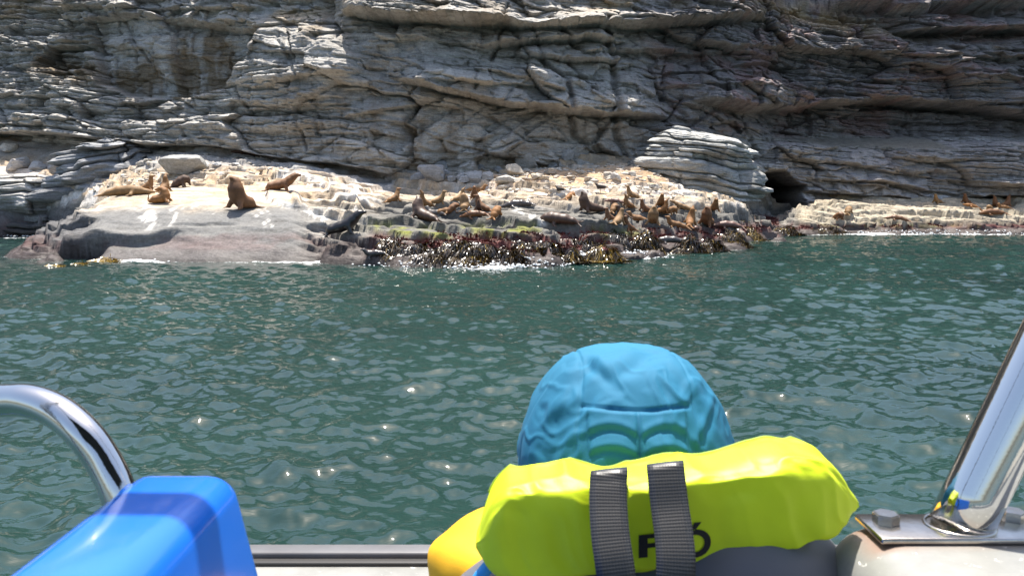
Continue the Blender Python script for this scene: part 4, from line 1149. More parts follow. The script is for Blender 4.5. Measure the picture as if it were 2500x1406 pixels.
# red turf of algae
rng = np.random.default_rng(31)
redm_, _ = SHELF_RED
cand = np.argwhere((redm_ > 0.45) & (GZ > 0.25) & (GX > -8) & (GX < 30))
sel = cand[rng.choice(len(cand), min(5200, len(cand)), replace=False)]
AV, AF = [], []
b_ = 0
for i, j in sel:
    p = np.array([GX[i, j] + rng.normal() * 0.05, GY[i, j] + rng.normal() * 0.05, GZ[i, j]])
    for q in range(2):
        a = rng.uniform(0, 6.28); h_ = rng.uniform(0.04, 0.11); w = rng.uniform(0.02, 0.045)
        s_ = np.array([math.cos(a), math.sin(a), 0]) * w; d = np.array([rng.normal() * 0.06, -0.05 + rng.normal() * 0.04, h_])
        AV += [p - s_, p + s_, p + d + s_ * 0.6, p + d - s_ * 0.6]; AF.append((b_, b_ + 1, b_ + 2, b_ + 3)); b_ += 4
me = mesh_np('red_algae', np.array(AV), np.array(AF))
tag(link('red_algae', me, M_ALGAE), 'red algae turf in the splash zone of the shelf', 'algae', kind='stuff')

# broken white water
rng = np.random.default_rng(57)
FV, FF = [], []; b_ = 0
for (a, b, w, d, n_, s0) in ((835, 632, 50, 0.35, 420, 0.05), (780, 634, 40, 0.25, 150, 0.035), (630, 634, 24, 0.2, 110, 0.035), (335, 641, 40, 0.1, 60, 0.02), (1200, 655, 60, 0.2, 150, 0.028), (1415, 637, 22, 0.25, 170, 0.04), (1560, 631, 34, 0.2, 60, 0.025), (2150, 573, 120, 0.4, 300, 0.032), (2390, 571, 80, 0.4, 200, 0.032), (50, 578, 90, 0.3, 110, 0.03), (1000, 652, 60, 0.2, 60, 0.022), (1310, 648, 40, 0.2, 70, 0.025)):
    q = Pz(a, b, 0.0)
    for _ in range(n_):
        x = q.x + rng.normal() * w / FPX * q.y; y = q.y + rng.normal() * d
        gzv = float(gz_at(np.array(x), np.array(y)))
        if gzv > 0.22: continue
        z = max(gzv, 0.0) + abs(rng.normal()) * 0.05 + 0.02
        s_ = s0 * rng.uniform(0.4, 1.5)
        FV.append(iv * (1 + 0.3 * rng.normal(size=(len(iv), 1))) * np.array([s_ * 1.6, s_ * 1.2, s_ * 0.8]) + np.array([x, y, z])); FF.append(ifc + b_); b_ += len(iv)
me = mesh_np('sea_foam', np.concatenate(FV), np.concatenate(FF))
tag(link('sea_foam', me, M_FOAM), 'white foam of small waves breaking along the rocks', 'foam', kind='stuff')
# ------------------------------------------------------------------ sea lions: local +X is forward, ground at z = 0
def chain(pts, ks=None):
    return [caps(a[:3], b[:3], a[3], b[3]) for a, b in zip(pts[:-1], pts[1:])]
def both(fn): return fn(1) + fn(-1)
def flipf(sx, root, mid, tip, r0=0.07, r1=0.075, r2=0.035):
    """front flipper, flattened blade"""
    a, m, t_ = [np.array((p[0], p[1] * sx, p[2]), float) for p in (root, mid, tip)]
    d = t_ - m
    nrm = np.cross(d, np.cross([0, 0, 1], d)) if abs(d[2]) < 0.8 * np.linalg.norm(d) else np.array([0, 1.0, 0])
    return [caps(a, m, r0, r1 * 0.9), caps(m, t_, r1, r2, (nrm, 2.6), 0.03)]
def head(c, fwd, up, r=0.095, sn=0.15, sr=0.055):
    """skull, muzzle, nose bridge and two small ears"""
    c = np.array(c, float); f = np.array(fwd, float); f /= np.linalg.norm(f)
    u = np.array(up, float); u = u - f * u.dot(f); u /= np.linalg.norm(u); s = np.cross(u, f)
    pr = [caps(c - f * r * 0.3, c + f * r * 0.35, r, r * 0.86), caps(c + f * r * 0.4 - u * r * 0.1, c + f * (r * 0.5 + sn) - u * r * 0.18, r * 0.72, sr, None, 0.04)]
    for q in (1, -1):
        e = c - f * r * 0.25 + u * r * 0.42 + s * q * r * 0.86
        pr.append(caps(e, e - f * 0.045 + s * q * 0.015 - u * 0.012, 0.017, 0.007, None, 0.012))
    return pr
def hind(c, yaw=0.5, ln=0.26, z=0.035):
    out = []
    for q in (1, -1):
        a = np.array(c, float) + np.array([0, q * 0.05, 0]); m = a + np.array([-ln * 0.45 * math.cos(yaw * 0.5), q * ln * 0.35, 0]); m[2] = z + 0.02
        t_ = m + np.array([-ln * 0.5, q * ln * 0.42, 0]); t_[2] = z
        out += [caps(a, m, 0.065, 0.05, None, 0.05), caps(m, t_, 0.055, 0.06, ((0, 0, 1), 2.4), 0.03)]
    return out
POSE = {}
def mk(key, prims, h=0.03, k=0.07):
    POSE[key] = sdf_mesh('sea_lion_' + key, prims, h, k, relax=1)
    POSE[key].materials.append(M_FUR)
# slim animal sitting up
mk('upright', chain([(-0.62, 0, 0.11, 0.09), (-0.4, 0, 0.17, 0.165), (-0.1, 0, 0.25, 0.215), (0.13, 0, 0.42, 0.205), (0.22, 0, 0.62, 0.155), (0.26, 0, 0.80, 0.112), (0.28, 0, 0.9, 0.095)])
   + head((0.30, 0, 0.94), (1, 0, 0.12), (0, 0, 1)) + both(lambda q: flipf(q, (0.16, 0.15, 0.36), (0.24, 0.27, 0.10), (0.40, 0.36, 0.03))) + hind((-0.62, 0, 0.09)))
mk('nose_up', chain([(-0.58, 0, 0.11, 0.09), (-0.36, 0, 0.18, 0.17), (-0.08, 0, 0.27, 0.22), (0.12, 0, 0.46, 0.21), (0.18, 0, 0.68, 0.16), (0.17, 0, 0.86, 0.115), (0.17, 0, 0.95, 0.1)])
   + head((0.19, 0, 0.99), (0.55, 0, 0.85), (-0.85, 0, 0.55)) + both(lambda q: flipf(q, (0.14, 0.15, 0.36), (0.20, 0.28, 0.10), (0.36, 0.38, 0.03))) + hind((-0.58, 0, 0.09)))
mk('twist', chain([(0.55, 0.1, 0.11, 0.09), (0.35, 0.06, 0.19, 0.18), (0.02, 0, 0.24, 0.225), (-0.16, 0, 0.38, 0.205), (-0.13, -0.02, 0.58, 0.165), (-0.02, -0.03, 0.68, 0.12), (0.06, -0.03, 0.70, 0.1)])
   + head((0.12, -0.03, 0.70), (1, 0.0, -0.15), (0, 0, 1)) + both(lambda q: flipf(q, (-0.16, 0.15, 0.32), (-0.3, 0.26, 0.10), (-0.46, 0.30, 0.03))) + [caps((0.55, 0.1, 0.11), (0.68, 0.02, 0.16), 0.065, 0.05), caps((0.68, 0.02, 0.16), (0.66, 0.0, 0.42), 0.05, 0.035, ((0, 1, 0), 2.2), 0.03)])
# heavy bull sitting up, nose to the sky
mk('bull', chain([(-0.62, 0.05, 0.14, 0.12), (-0.42, 0.02, 0.27, 0.25), (-0.08, 0, 0.36, 0.31), (0.14, 0, 0.62, 0.33), (0.19, 0, 0.92, 0.315), (0.18, 0, 1.12, 0.23), (0.18, 0, 1.22, 0.18)])
   + head((0.20, 0, 1.26), (0.75, 0, 0.66), (-0.66, 0, 0.75), 0.15, 0.14, 0.085) + both(lambda q: flipf(q, (0.2, 0.24, 0.42), (0.30, 0.38, 0.13), (0.50, 0.48, 0.04), 0.12, 0.11, 0.05)) + hind((-0.62, 0.05, 0.11), 0.5, 0.36), 0.036, 0.09)
mk('bull_long', chain([(-1.45, 0.10, 0.11, 0.10), (-1.15, 0.06, 0.2, 0.19), (-0.7, 0.02, 0.29, 0.28), (-0.25, 0, 0.36, 0.33), (0.08, 0, 0.58, 0.34), (0.20, 0, 0.88, 0.31), (0.19, 0, 1.08, 0.235), (0.18, 0, 1.18, 0.185)])
   + head((0.19, 0, 1.22), (0.6, 0, 0.8), (-0.8, 0, 0.6), 0.15, 0.14, 0.085) + both(lambda q: flipf(q, (0.08, 0.26, 0.40), (0.14, 0.42, 0.13), (-0.06, 0.56, 0.04), 0.11, 0.11, 0.05)) + hind((-1.45, 0.10, 0.10), 0.5, 0.36), 0.036, 0.09)
# lying with the head raised
mk('lie_head_up', chain([(-0.9, 0.06, 0.09, 0.075), (-0.65, 0.04, 0.14, 0.135), (-0.25, 0, 0.2, 0.2), (0.15, 0, 0.22, 0.205), (0.38, 0, 0.32, 0.17), (0.48, 0, 0.5, 0.13), (0.52, 0, 0.6, 0.105)])
   + head((0.55, 0, 0.64), (1, 0.1, 0.15), (0, 0, 1)) + both(lambda q: flipf(q, (0.2, 0.14, 0.16), (0.26, 0.28, 0.06), (0.16, 0.42, 0.03))) + hind((-0.9, 0.06, 0.08)))
# asleep, flat
mk('asleep', chain([(-0.95, 0.05, 0.08, 0.07), (-0.7, 0.03, 0.13, 0.13), (-0.3, 0, 0.19, 0.195), (0.15, 0, 0.2, 0.205), (0.45, 0.03, 0.17, 0.165), (0.7, 0.06, 0.12, 0.11)])
   + head((0.8, 0.07, 0.105), (1, 0.2, -0.05), (0, 0, 1)) + both(lambda q: flipf(q, (0.25, 0.15, 0.14), (0.22, 0.29, 0.06), (0.04, 0.40, 0.03))) + hind((-0.95, 0.05, 0.07)))
mk('bull_asleep', chain([(-1.15, 0.05, 0.11, 0.1), (-0.85, 0.03, 0.2, 0.2), (-0.35, 0, 0.28, 0.285), (0.15, 0, 0.31, 0.31), (0.5, 0.02, 0.35, 0.32), (0.8, 0.04, 0.35, 0.25)])
   + head((0.98, 0.05, 0.33), (1, 0.1, -0.25), (0, 0, 1), 0.16, 0.12, 0.09) + both(lambda q: flipf(q, (0.3, 0.24, 0.2), (0.26, 0.42, 0.09), (0.1, 0.58, 0.04), 0.11, 0.11, 0.05)) + hind((-1.15, 0.05, 0.1), 0.5, 0.34), 0.036, 0.09)
# on all fours, shoulders high
mk('walking', chain([(-0.66, 0, 0.16, 0.10), (-0.5, 0, 0.27, 0.18), (-0.15, 0, 0.33, 0.215), (0.2, 0, 0.42, 0.23), (0.42, 0, 0.58, 0.205), (0.60, 0, 0.74, 0.165), (0.68, 0, 0.8, 0.13)])
   + head((0.74, 0, 0.84), (1, 0, 0.1), (0, 0, 1), 0.115, 0.14, 0.065) + both(lambda q: flipf(q, (0.2, 0.17, 0.36), (0.28, 0.25, 0.12), (0.42, 0.3, 0.035), 0.1, 0.08, 0.04)) + hind((-0.62, 0, 0.13), 0.3, 0.28))
# hunched, head tucked down
mk('hunched', chain([(-0.5, 0, 0.12, 0.10), (-0.3, 0, 0.24, 0.2), (-0.03, 0, 0.4, 0.25), (0.16, 0, 0.52, 0.22), (0.30, 0, 0.52, 0.155), (0.36, 0, 0.42, 0.115)])
   + head((0.38, 0, 0.37), (0.45, 0, -0.9), (0.9, 0, 0.45)) + both(lambda q: flipf(q, (0.1, 0.18, 0.34), (0.12, 0.28, 0.10), (0.28, 0.36, 0.03))) + hind((-0.5, 0, 0.1)))
# stretched out, neck reaching forward and up
mk('reaching', chain([(-0.85, 0, 0.09, 0.075), (-0.6, 0, 0.14, 0.135), (-0.2, 0, 0.22, 0.19), (0.15, 0, 0.33, 0.19), (0.42, 0, 0.46, 0.145), (0.62, 0, 0.57, 0.112)])
   + head((0.72, 0, 0.62), (1, 0, 0.25), (-0.2, 0, 1)) + both(lambda q: flipf(q, (0.16, 0.14, 0.26), (0.2, 0.24, 0.08), (0.38, 0.32, 0.03))) + hind((-0.85, 0, 0.08)))
GOLD, TAN, BRN, DKB, BLK, GRY, PNK, ORG = (0.195, 0.094, 0.028), (0.225, 0.128, 0.05), (0.15, 0.064, 0.021), (0.062, 0.031, 0.017), (0.010, 0.009, 0.009), (0.07, 0.06, 0.056), (0.14, 0.07, 0.05), (0.24, 0.105, 0.026)
DRY, DAMP, WETR = 0.72, 0.5, 0.28
G0, G1, G2, G3, G4, G5 = 'sea lions on the left slab', 'sea lions in the middle cluster', 'sea lions on the middle slabs', 'sea lions in the right cluster', 'sea lions on the right-hand platform', 'sea lions at the waterline'
# px, py of the base, pose, heading (0 right, 90 away, 180 left, 270 to us), size, colour, roughness, label, group
SL = [
 (312, 478, 'asleep', 8, 1.12, TAN, DRY, 'long golden sea lion asleep flat at the rim of the left slab', G0),
 (362, 466, 'upright', 10, 0.75, GOLD, DRY, 'sea lion sitting up right behind the long one asleep on left slab', G0),
 (402, 470, 'nose_up', 80, 0.72, GOLD, DRY, 'slim sea lion sitting with back turned, behind the scratching one', G0),
 (398, 499, 'twist', 185, 0.88, ORG, DRY, 'bright golden sea lion twisting round to scratch with raised hind flipper', G0),
 (444, 458, 'hunched', 15, 0.85, DKB, DRY, 'dark brown hunched sea lion just below the flat-topped boulder', G0),
 (588, 517, 'bull', 232, 0.94, BRN, DRY, 'big brown bull alone on the smooth slab with its nose raised', G0),
 (686, 466, 'walking', 14, 0.92, BRN, DRY, 'brown sea lion on all fours on the white rock facing right', G0),
 (842, 587, 'walking', 6, 0.98, BLK, WETR, 'black wet sea lion on the low rock beside the breaking foam', G5),
 (965, 502, 'upright', 25, 0.66, GOLD, DRY, 'sea lion at the left edge of middle cluster looking right', G1),
 (1022, 535, 'bull_long', 150, 0.7, DKB, DAMP, 'huge dark bull with nose to the sky and body trailing right', G1),
 (1036, 512, 'nose_up', 200, 0.66, GOLD, DRY, 'golden sea lion directly behind the shoulder of the huge dark bull', G1),
 (1062, 526, 'lie_head_up', 150, 0.66, GRY, DAMP, 'greyish sea lion lying along the back of the huge dark bull', G1),
 (1072, 508, 'upright', 15, 0.62, TAN, DRY, 'slim long-necked sea lion looking right above the huge dark bull', G1),
 (1086, 531, 'asleep', 350, 0.62, GOLD, DRY, 'golden brown sea lion lying between the dark bull and gull', G1),
 (1108, 533, 'hunched', 20, 0.62, BRN, DRY, 'brown hunched sea lion immediately left of the white gull', G1),
 (1136, 522, 'bull', 88, 0.5, TAN, DRY, 'broad tan bull showing its back in the middle cluster', G1),
 (1122, 505, 'nose_up', 20, 0.64, TAN, DRY, 'sea lion raising its head behind the broad tan bull', G1),
 (1158, 505, 'upright', 285, 0.66, BRN, DRY, 'dark-headed sea lion upright, left one of the pair right of tan bull', G1),
 (1174, 517, 'upright', 165, 0.7, BRN, DRY, 'upright sea lion with hind flippers to the right, right of the tan bull', G1),
 (1158, 537, 'asleep', 172, 0.62, BRN, DAMP, 'brown sea lion lying just right of the white gull', G1),
 (1167, 528, 'nose_up', 300, 0.42, DKB, DRY, 'small dark pup with pointed head right of the white gull', G1),
 (1213, 549, 'hunched', 60, 0.66, ORG, DRY, 'golden hunched sea lion alone above the middle of the kelp', G2),
 (1166, 471, 'lie_head_up', 8, 0.66, GOLD, DRY, 'golden sea lion lying highest on the shelf below the rockfall', G2),
 (1262, 505, 'asleep', 175, 0.8, GRY, WETR, 'dark grey sea lion asleep by itself on the middle slab', G2),
 (1366, 566, 'bull_asleep', 165, 0.66, DKB, DAMP, 'big dark bull lying with its head left above red algae', G2),
 (1430, 523, 'bull_long', 205, 0.66, DKB, DRY, 'dark brown bull with nose up, left of the right cluster', G2),
 (1394, 479, 'asleep', 62, 0.6, ORG, DRY, 'small golden sea lion near the two dark birds', G2),
 (1541, 489, 'upright', 175, 0.64, TAN, DRY, 'single pale sea lion sitting above the right cluster', G3),
 (1500, 508, 'asleep', 160, 0.5, PNK, DAMP, 'pinkish brown sea lion asleep at upper left of right cluster', G3),
 (1487, 540, 'upright', 200, 0.56, BRN, DRY, 'slim upright sea lion at the left end of right cluster', G3),
 (1500, 533, 'hunched', 60, 0.58, GOLD, DRY, 'low golden sea lion behind the leftmost upright one of right cluster', G3),
 (1517, 533, 'upright', 190, 0.58, DKB, DRY, 'dark upright sea lion in the left part of right cluster', G3),
 (1531, 523, 'nose_up', 190, 0.6, GOLD, DRY, 'golden sea lion with raised muzzle in the back row, left half of right cluster', G3),
 (1508, 560, 'upright', 60, 0.68, TAN, DRY, 'large golden sea lion at front left of right cluster, back turned', G3),
 (1532, 557, 'upright', 215, 0.66, BRN, DRY, 'dark-faced sea lion in the front row, second from left in right cluster', G3),
 (1552, 543, 'lie_head_up', 172, 0.64, GOLD, DRY, 'golden sea lion lying with dark head up, left of the broad fronted bull', G3),
 (1572, 528, 'upright', 195, 0.62, BRN, DRY, 'slim brown neck and head directly left of the broad fronted bull', G3),
 (1592, 560, 'bull', 262, 0.62, TAN, DRY, 'broad tan bull facing the sea in the centre of right cluster', G3),
 (1611, 519, 'upright', 262, 0.68, GOLD, DRY, 'sea lion facing the boat in the back row of right cluster', G3),
 (1619, 531, 'nose_up', 10, 0.6, ORG, DRY, 'sea lion with pointed raised nose right of the broad fronted bull', G3),
 (1638, 535, 'hunched', 330, 0.62, GOLD, DRY, 'hunched golden sea lion below the long reaching one', G3),
 (1664, 515, 'reaching', 168, 0.66, TAN, DRY, 'long pale sea lion reaching up to the left at the back', G3),
 (1646, 557, 'lie_head_up', 178, 0.68, GOLD, DRY, 'sea lion with dark raised neck and body stretched right, front row', G3),
 (1683, 563, 'nose_up', 75, 0.8, ORG, DRY, 'tall golden sea lion seen from behind, nose up to the right', G3),
 (1724, 568, 'bull', 225, 0.68, BRN, DRY, 'large brown bull at the right end of right cluster', G3),
 (1742, 537, 'upright', 265, 0.72, GOLD, DRY, 'sea lion whose head shows over the back of the rightmost bull', G3),
 (1776, 558, 'asleep', 172, 0.75, PNK, DAMP, 'pinkish brown sea lion asleep right of the rightmost bull', G3),
 (1697, 572, 'hunched', 250, 0.42, PNK, DAMP, 'small pinkish pup in front of the tall golden sea lion', G3),
 (1632, 612, 'asleep', 176, 0.75, GRY, WETR, 'grey wet sea lion lying in the kelp at the water', G5),
 (912, 638, 'lie_head_up', 178, 0.5, GRY, WETR, 'small grey sea lion just leaving the water beside the kelp', G5),
 (2046, 545, 'hunched', 300, 0.8, BRN, DAMP, 'lower of two round sea lions on the right-hand platform', G4),
 (2070, 531, 'hunched', 60, 0.78, TAN, DRY, 'upper golden one of two round sea lions on the right-hand platform', G4),
 (2187, 546, 'asleep', 168, 0.82, BRN, DAMP, 'brown sea lion lying alone in the middle of the right-hand platform', G4),
 (2420, 532, 'asleep', 170, 0.95, BRN, DRY, 'brown sea lion lying near the right edge of the platform', G4),
 (2372, 511, 'asleep', 175, 0.75, ORG, DRY, 'bright orange sea lion lying at the edge of the cave shadow', G4),
 (2415, 515, 'hunched', 200, 0.65, TAN, DRY, 'pale sea lion half in shadow right of the bright orange one', G4),
 (2446, 519, 'lie_head_up', 180, 0.65, GOLD, DRY, 'golden sea lion at the shadow edge, farthest right of its row', G4),
 (2287, 500, 'upright', 200, 0.8, TAN, DRY, 'leftmost sea lion sitting in the shade under right cliff', G4),
 (2357, 505, 'upright', 200, 0.85, BRN, DRY, 'upright sea lion in deep shade behind the bright orange one', G4),
 (2432, 507, 'nose_up', 190, 0.85, BRN, DRY, 'left one of two upright sea lions in deep shade at far right', G4),
 (2456, 508, 'nose_up', 10, 0.85, BRN, DRY, 'right one of two upright sea lions in deep shade at far right', G4),
 (604, 379, 'asleep', 170, 1.0, DKB, DRY, 'dark sea lion asleep in the shade below the left cliff overhang', G0),
 (1814, 482, 'hunched', 200, 0.8, DKB, DRY, 'dark sea lion in shade at the foot of the layered outcrop', G2),
]
def slope_at(x, y, e=0.45):
    f = lambda a, b: float(gz_at(np.array(a), np.array(b)))
    return Vector((-(f(x + e, y) - f(x - e, y)) / (2 * e), -(f(x, y + e) - f(x, y - e)) / (2 * e), 1)).normalized()
def put_lion(px, py, pose, head_, size, colr, rough_, label, grp):
    g = ground(px, py)
    bk = 0.22 * size
    x, y = g.x * (1 + bk / g.y), g.y + bk
    z = float(gz_at(np.array(x), np.array(y)))
    if grp == G5: z = max(z, 0.0) + 0.02
    nrm = slope_at(x, y).lerp(Vector((0, 0, 1)), 0.35 if 'lie' in pose or 'asleep' in pose or 'long' in pose else 0.7).normalized()
    qn = Vector((0, 0, 1)).rotation_difference(nrm)
    o = link('sea_lion', POSE[pose], None)
    M = qn.to_matrix().to_4x4() @ Matrix.Rotation(R(head_), 4, 'Z')
    # rest on the rock: lower until the base just bites in
    vs = POSE_BASE[pose]
    W = np.array((M.to_3x3() @ Matrix.Scale(size, 3))) @ vs.T
    gap = (W[2] + z) - gz_at(x + W[0], y + W[1])
    z2 = z - float(np.quantile(gap, 0.12)) - 0.01
    o.matrix_world = Matrix.Translation((x, y, z2)) @ M @ Matrix.Diagonal((size, size * 1.18, size * 1.0, 1.0))
    o.color = tuple(colr) + (rough_,)
    tag(o, label, 'sea lion', grp)
    return o
POSE_BASE = {}
for k_, me_ in POSE.items():
    v = np.empty(len(me_.vertices) * 3, np.float32); me_.vertices.foreach_get('co', v); v = v.reshape(-1, 3)
    POSE_BASE[k_] = v[v[:, 2] < 0.10].astype(float)
for rec in SL: put_lion(*rec)

# ------------------------------------------------------------------ birds
def bird(px, py, head_, size, cb, cw, label, grp):
    g = ground(px, py)
    root = empty('gull' if 'gull' in label else 'dark_bird', (g.x, g.y + 0.05, g.z - 0.005))
    root.rotation_euler = (0, 0, R(head_)); root.scale = (size,) * 3
    mb = plain('plumage', cb, 0.7); mw = plain('wing_plumage', cw, 0.7); my = plain('beak_horn', (0.5, 0.3, 0.05), 0.5)
    link('body', sdf_mesh('bird_body', [caps((-0.16, 0, 0.2), (0.06, 0, 0.22), 0.035, 0.075), caps((0.06, 0, 0.22), (0.13, 0, 0.30), 0.06, 0.035), caps((0.13, 0, 0.30), (0.16, 0, 0.33), 0.042, 0.036), caps((-0.16, 0, 0.2), (-0.28, 0, 0.19), 0.03, 0.02, ((0, 0, 1), 2.0))], 0.014, 0.03), mb, root)
    link('beak', sdf_mesh('bird_beak', [caps((0.19, 0, 0.33), (0.245, 0, 0.32), 0.012, 0.006)], 0.005, 0.01, pad=0.02), my, root)
    for q in (1, -1):
        link('wing', sdf_mesh('bird_wing', [caps((0.06, q * 0.065, 0.25), (-0.12, q * 0.06, 0.23), 0.05, 0.045, ((0, 1, 0), 2.5)), caps((-0.12, q * 0.06, 0.23), (-0.3, q * 0.03, 0.2), 0.035, 0.01, ((0, 1, 0), 2.0))], 0.014, 0.02), mw, root)
        link('leg', tube('bird_leg', [(0.0, q * 0.03, 0.16), (0.01, q * 0.03, 0.08), (0.0, q * 0.03, 0.0)], 0.006, 8), my, root)
    tag(root, label, 'bird', grp)
bird(1134, 533, 15, 1.25, (0.75, 0.75, 0.74), (0.06, 0.06, 0.065), 'white gull with dark wings standing among the middle sea lions', None)
bird(1466, 473, 160, 1.5, (0.02, 0.016, 0.015), (0.018, 0.015, 0.014), 'black bird standing on the pale rock above the dark bull', 'dark birds on the shelf')
bird(1367, 479, 150, 1.3, (0.02, 0.016, 0.015), (0.018, 0.015, 0.014), 'black bird beside the small golden sea lion', 'dark birds on the shelf')
# ------------------------------------------------------------------ the boat we sit in
boat = empty('tour_boat', (0.0, 0.1, -0.45))
tag(boat, 'tour boat with white side deck, blue seat back and stainless rails in the foreground', 'boat')
def part(name, me, mat, parent, root=None):
    o = link(name, me, mat, parent)
    w = parent.location.copy() if parent.parent is None else parent.parent.location + parent.location
    o.location = -w if parent.parent is None else (0, 0, 0)
    return o
ZG = P(835, 1366, 1.30).z
prof = [(1.335, ZG - 0.02), (1.31, 0.9), (1.14, -0.1), (0.42, -0.45), (-0.22, -0.45), (-0.92, -0.1), (-1.1, 0.9), (-1.14, ZG - 0.02), (-1.12, ZG), (-1.0, ZG), (-0.98, 0.95), (1.17, 0.95), (1.18, ZG - 0.02), (1.20, ZG), (1.325, ZG)]
xs = np.concatenate([[-0.72], np.linspace(-0.70, 2.6, 50), [2.75]])
Vh = []
for x in xs:
    f = 1.0 - 0.35 * sst(1.4, 2.9, np.array(x)); f2 = 1.0
    for y, z in prof: Vh.append((x, 0.1 + (y - 0.1) * (1 if x < 1.2 else float(f)), z))
n_ = len(prof)
Fh = gridfaces(len(xs), n_, wrapv=True)
me = mesh_np('hull', np.array(Vh), Fh)
bm = bmesh.new(); bm.from_mesh(me); bm.verts.ensure_lookup_table()
bm.faces.new([bm.verts[k] for k in range(n_)]); bm.faces.new([bm.verts[(len(xs) - 1) * n_ + k] for k in range(n_)])
bmesh.ops.recalc_face_normals(bm, faces=bm.faces); me = bm_mesh(bm, 'hull', smooth=False)
addflt(me, 'Rust', np.zeros(len(me.vertices)))
part('hull', me, M_GEL, boat)
rb = part('rub_rail', rbox('rub_rail', (1.96, 0.036, 0.016), 0.004, 2, (0.26, 1.3125, ZG + 0.0075)), M_RUBBER, boat)
sm = part('rail_gap_shade', rbox('rail_gap_shade', (1.96, 0.017, 0.006), 0.001, 1, (0.26, 1.2835, ZG + 0.0035)), M_GAPSHADE, boat)  # dark strip standing in for the shadow in the rail gap
# blue moulded seat
ztop = P(475, 1160, 0.635).z
me = rbox('seat_back', (0.088, 0.62, 0.62), 0.021, 6, (-0.274, 0.332, ztop - 0.31))
for v in me.vertices:
    v.co.x -= (v.co.z - ztop) * 0.20
    v.co.y += (v.co.z - ztop) * -0.03
    if v.co.y > 0.5: v.co.z += 0.004 * math.sin((v.co.y - 0.5) * 8)
seat = part('seat', rbox('seat', (0.5, 0.62, 0.5), 0.03, 4, (-0.43, 0.332, 1.198)), M_BLUE, boat)
part('seat_back', me, M_BLUE, seat)
# grab rail beside the seat
rail = [P(-400, 1040, 0.72), P(-220, 985, 0.69), P(0, 978, 0.665), P(75, 980, 0.655), P(145, 1008, 0.645), P(207, 1062, 0.635), P(256, 1132, 0.63), P(290, 1205, 0.625), P(312, 1290, 0.622), P(325, 1400, 0.62), P(330, 1500, 0.62)]
low = rail[-1].copy()
rail = [tuple(p) for p in rail] + [(low.x + 0.004, 0.66, 1.9), (low.x + 0.006, 0.68, 1.45), (low.x + 0.006, 0.68, 0.95)]
rail = [(-0.66, rail[0][1] + 0.02, 0.95), (-0.66, rail[0][1] + 0.02, 1.9)] + rail
part('grab_rail', tube('grab_rail', catmull(rail, 10), 0.0142, 32), M_STEEL, boat)
# pedestal with the canopy post
ZP = P(2300, 1300, 0.68).z
def ped_noise(X_, Y_, Z_): return 0.0015 * fbm3(X_ * 9, Y_ * 9, Z_ * 9, 2, 5)
bm = bmesh.new(); bmesh.ops.create_cube(bm, size=1.0)
for v in bm.verts: v.co = Vector((v.co.x * 0.95 + 0.765, v.co.y * 0.30 + 0.583, v.co.z * (ZP - 0.95) + (ZP + 0.95) / 2))
bmesh.ops.bevel(bm, geom=[e for e in bm.edges if any(v.co.z > 1.5 for v in e.verts)], offset=0.05, segments=8, profile=0.5, affect='EDGES')
bmesh.ops.subdivide_edges(bm, edges=[e for e in bm.edges if e.calc_length() > 0.08 and all(v.co.z > 1.8 for v in e.verts)], cuts=40, use_grid_fill=True)
me = bm_mesh(bm, 'pedestal')
co = np.array([v.co[:] for v in me.vertices])
PX0, PX1, PY0, PY1 = 0.320, 0.478, 0.653, 0.709
dpl = np.hypot(np.maximum(np.maximum(PX0 - co[:, 0], co[:, 0] - PX1), 0), np.maximum(np.maximum(PY0 - co[:, 1], co[:, 1] - PY1), 0))
rust = np.clip(1 - dpl / (0.013 + 0.008 * fbm(co[:, 0] * 60, co[:, 1] * 60, 2, 3)), 0, 1) * (0.35 + 0.65 * sst(0.36, 0.32, co[:, 0])) * (co[:, 2] > ZP - 0.02)
addflt(me, 'Rust', np.clip(rust * 0.6, 0, 0.6))
part('pedestal', me, M_GEL, boat)
plate = part('base_plate', rbox('base_plate', (PX1 - PX0, PY1 - PY0, 0.006), 0.002, 2, ((PX0 + PX1) / 2, (PY0 + PY1) / 2, ZP + 0.0035)), M_PLATE, boat)
def hexbolt(x, y):
    bm = bmesh.new(); bmesh.ops.create_cone(bm, cap_ends=True, segments=6, radius1=0.0115, radius2=0.0115, depth=0.009)
    bmesh.ops.bevel(bm, geom=[e for e in bm.edges if abs(e.verts[0].co.z - e.verts[1].co.z) < 1e-6 and e.verts[0].co.z > 0], offset=0.0012, segments=2, affect='EDGES')
    for v in bm.verts: v.co += Vector((x, y, ZP + 0.0065 + 0.0045))
    return bm_mesh(bm, 'bolt', smooth=False)
for bx in (0.3395, 0.4585): part('bolt', hexbolt(bx, 0.688 if bx < 0.4 else 0.694), M_PLATE, plate)
pb = P(2337, 1296, 0.682); pt = P(2580, 800, 0.69)
dv = (pt - pb) / (pt.z - pb.z)
q1 = pb + dv * 0.62
post = [tuple(pb + dv * (ZP + 0.004 - pb.z)), tuple(pb + dv * 0.3), tuple(pb + dv * 0.6), tuple(q1), (q1.x + 0.12, q1.y + 0.08, q1.z + 0.22), (q1.x + 0.14, q1.y + 0.24, q1.z + 0.38)]
part('canopy_post', tube('canopy_post', catmull(post, 10), 0.0258, 40), M_STEEL, boat)
wl = [(post[0][0] + 0.0288 * math.cos(a), post[0][1] + 0.0262 * math.sin(a), ZP + 0.0065) for a in np.linspace(0, 2 * math.pi, 41)]
part('weld_bead', tube('weld_bead', wl, 0.002, 8, cap=False), M_PLATE, boat)
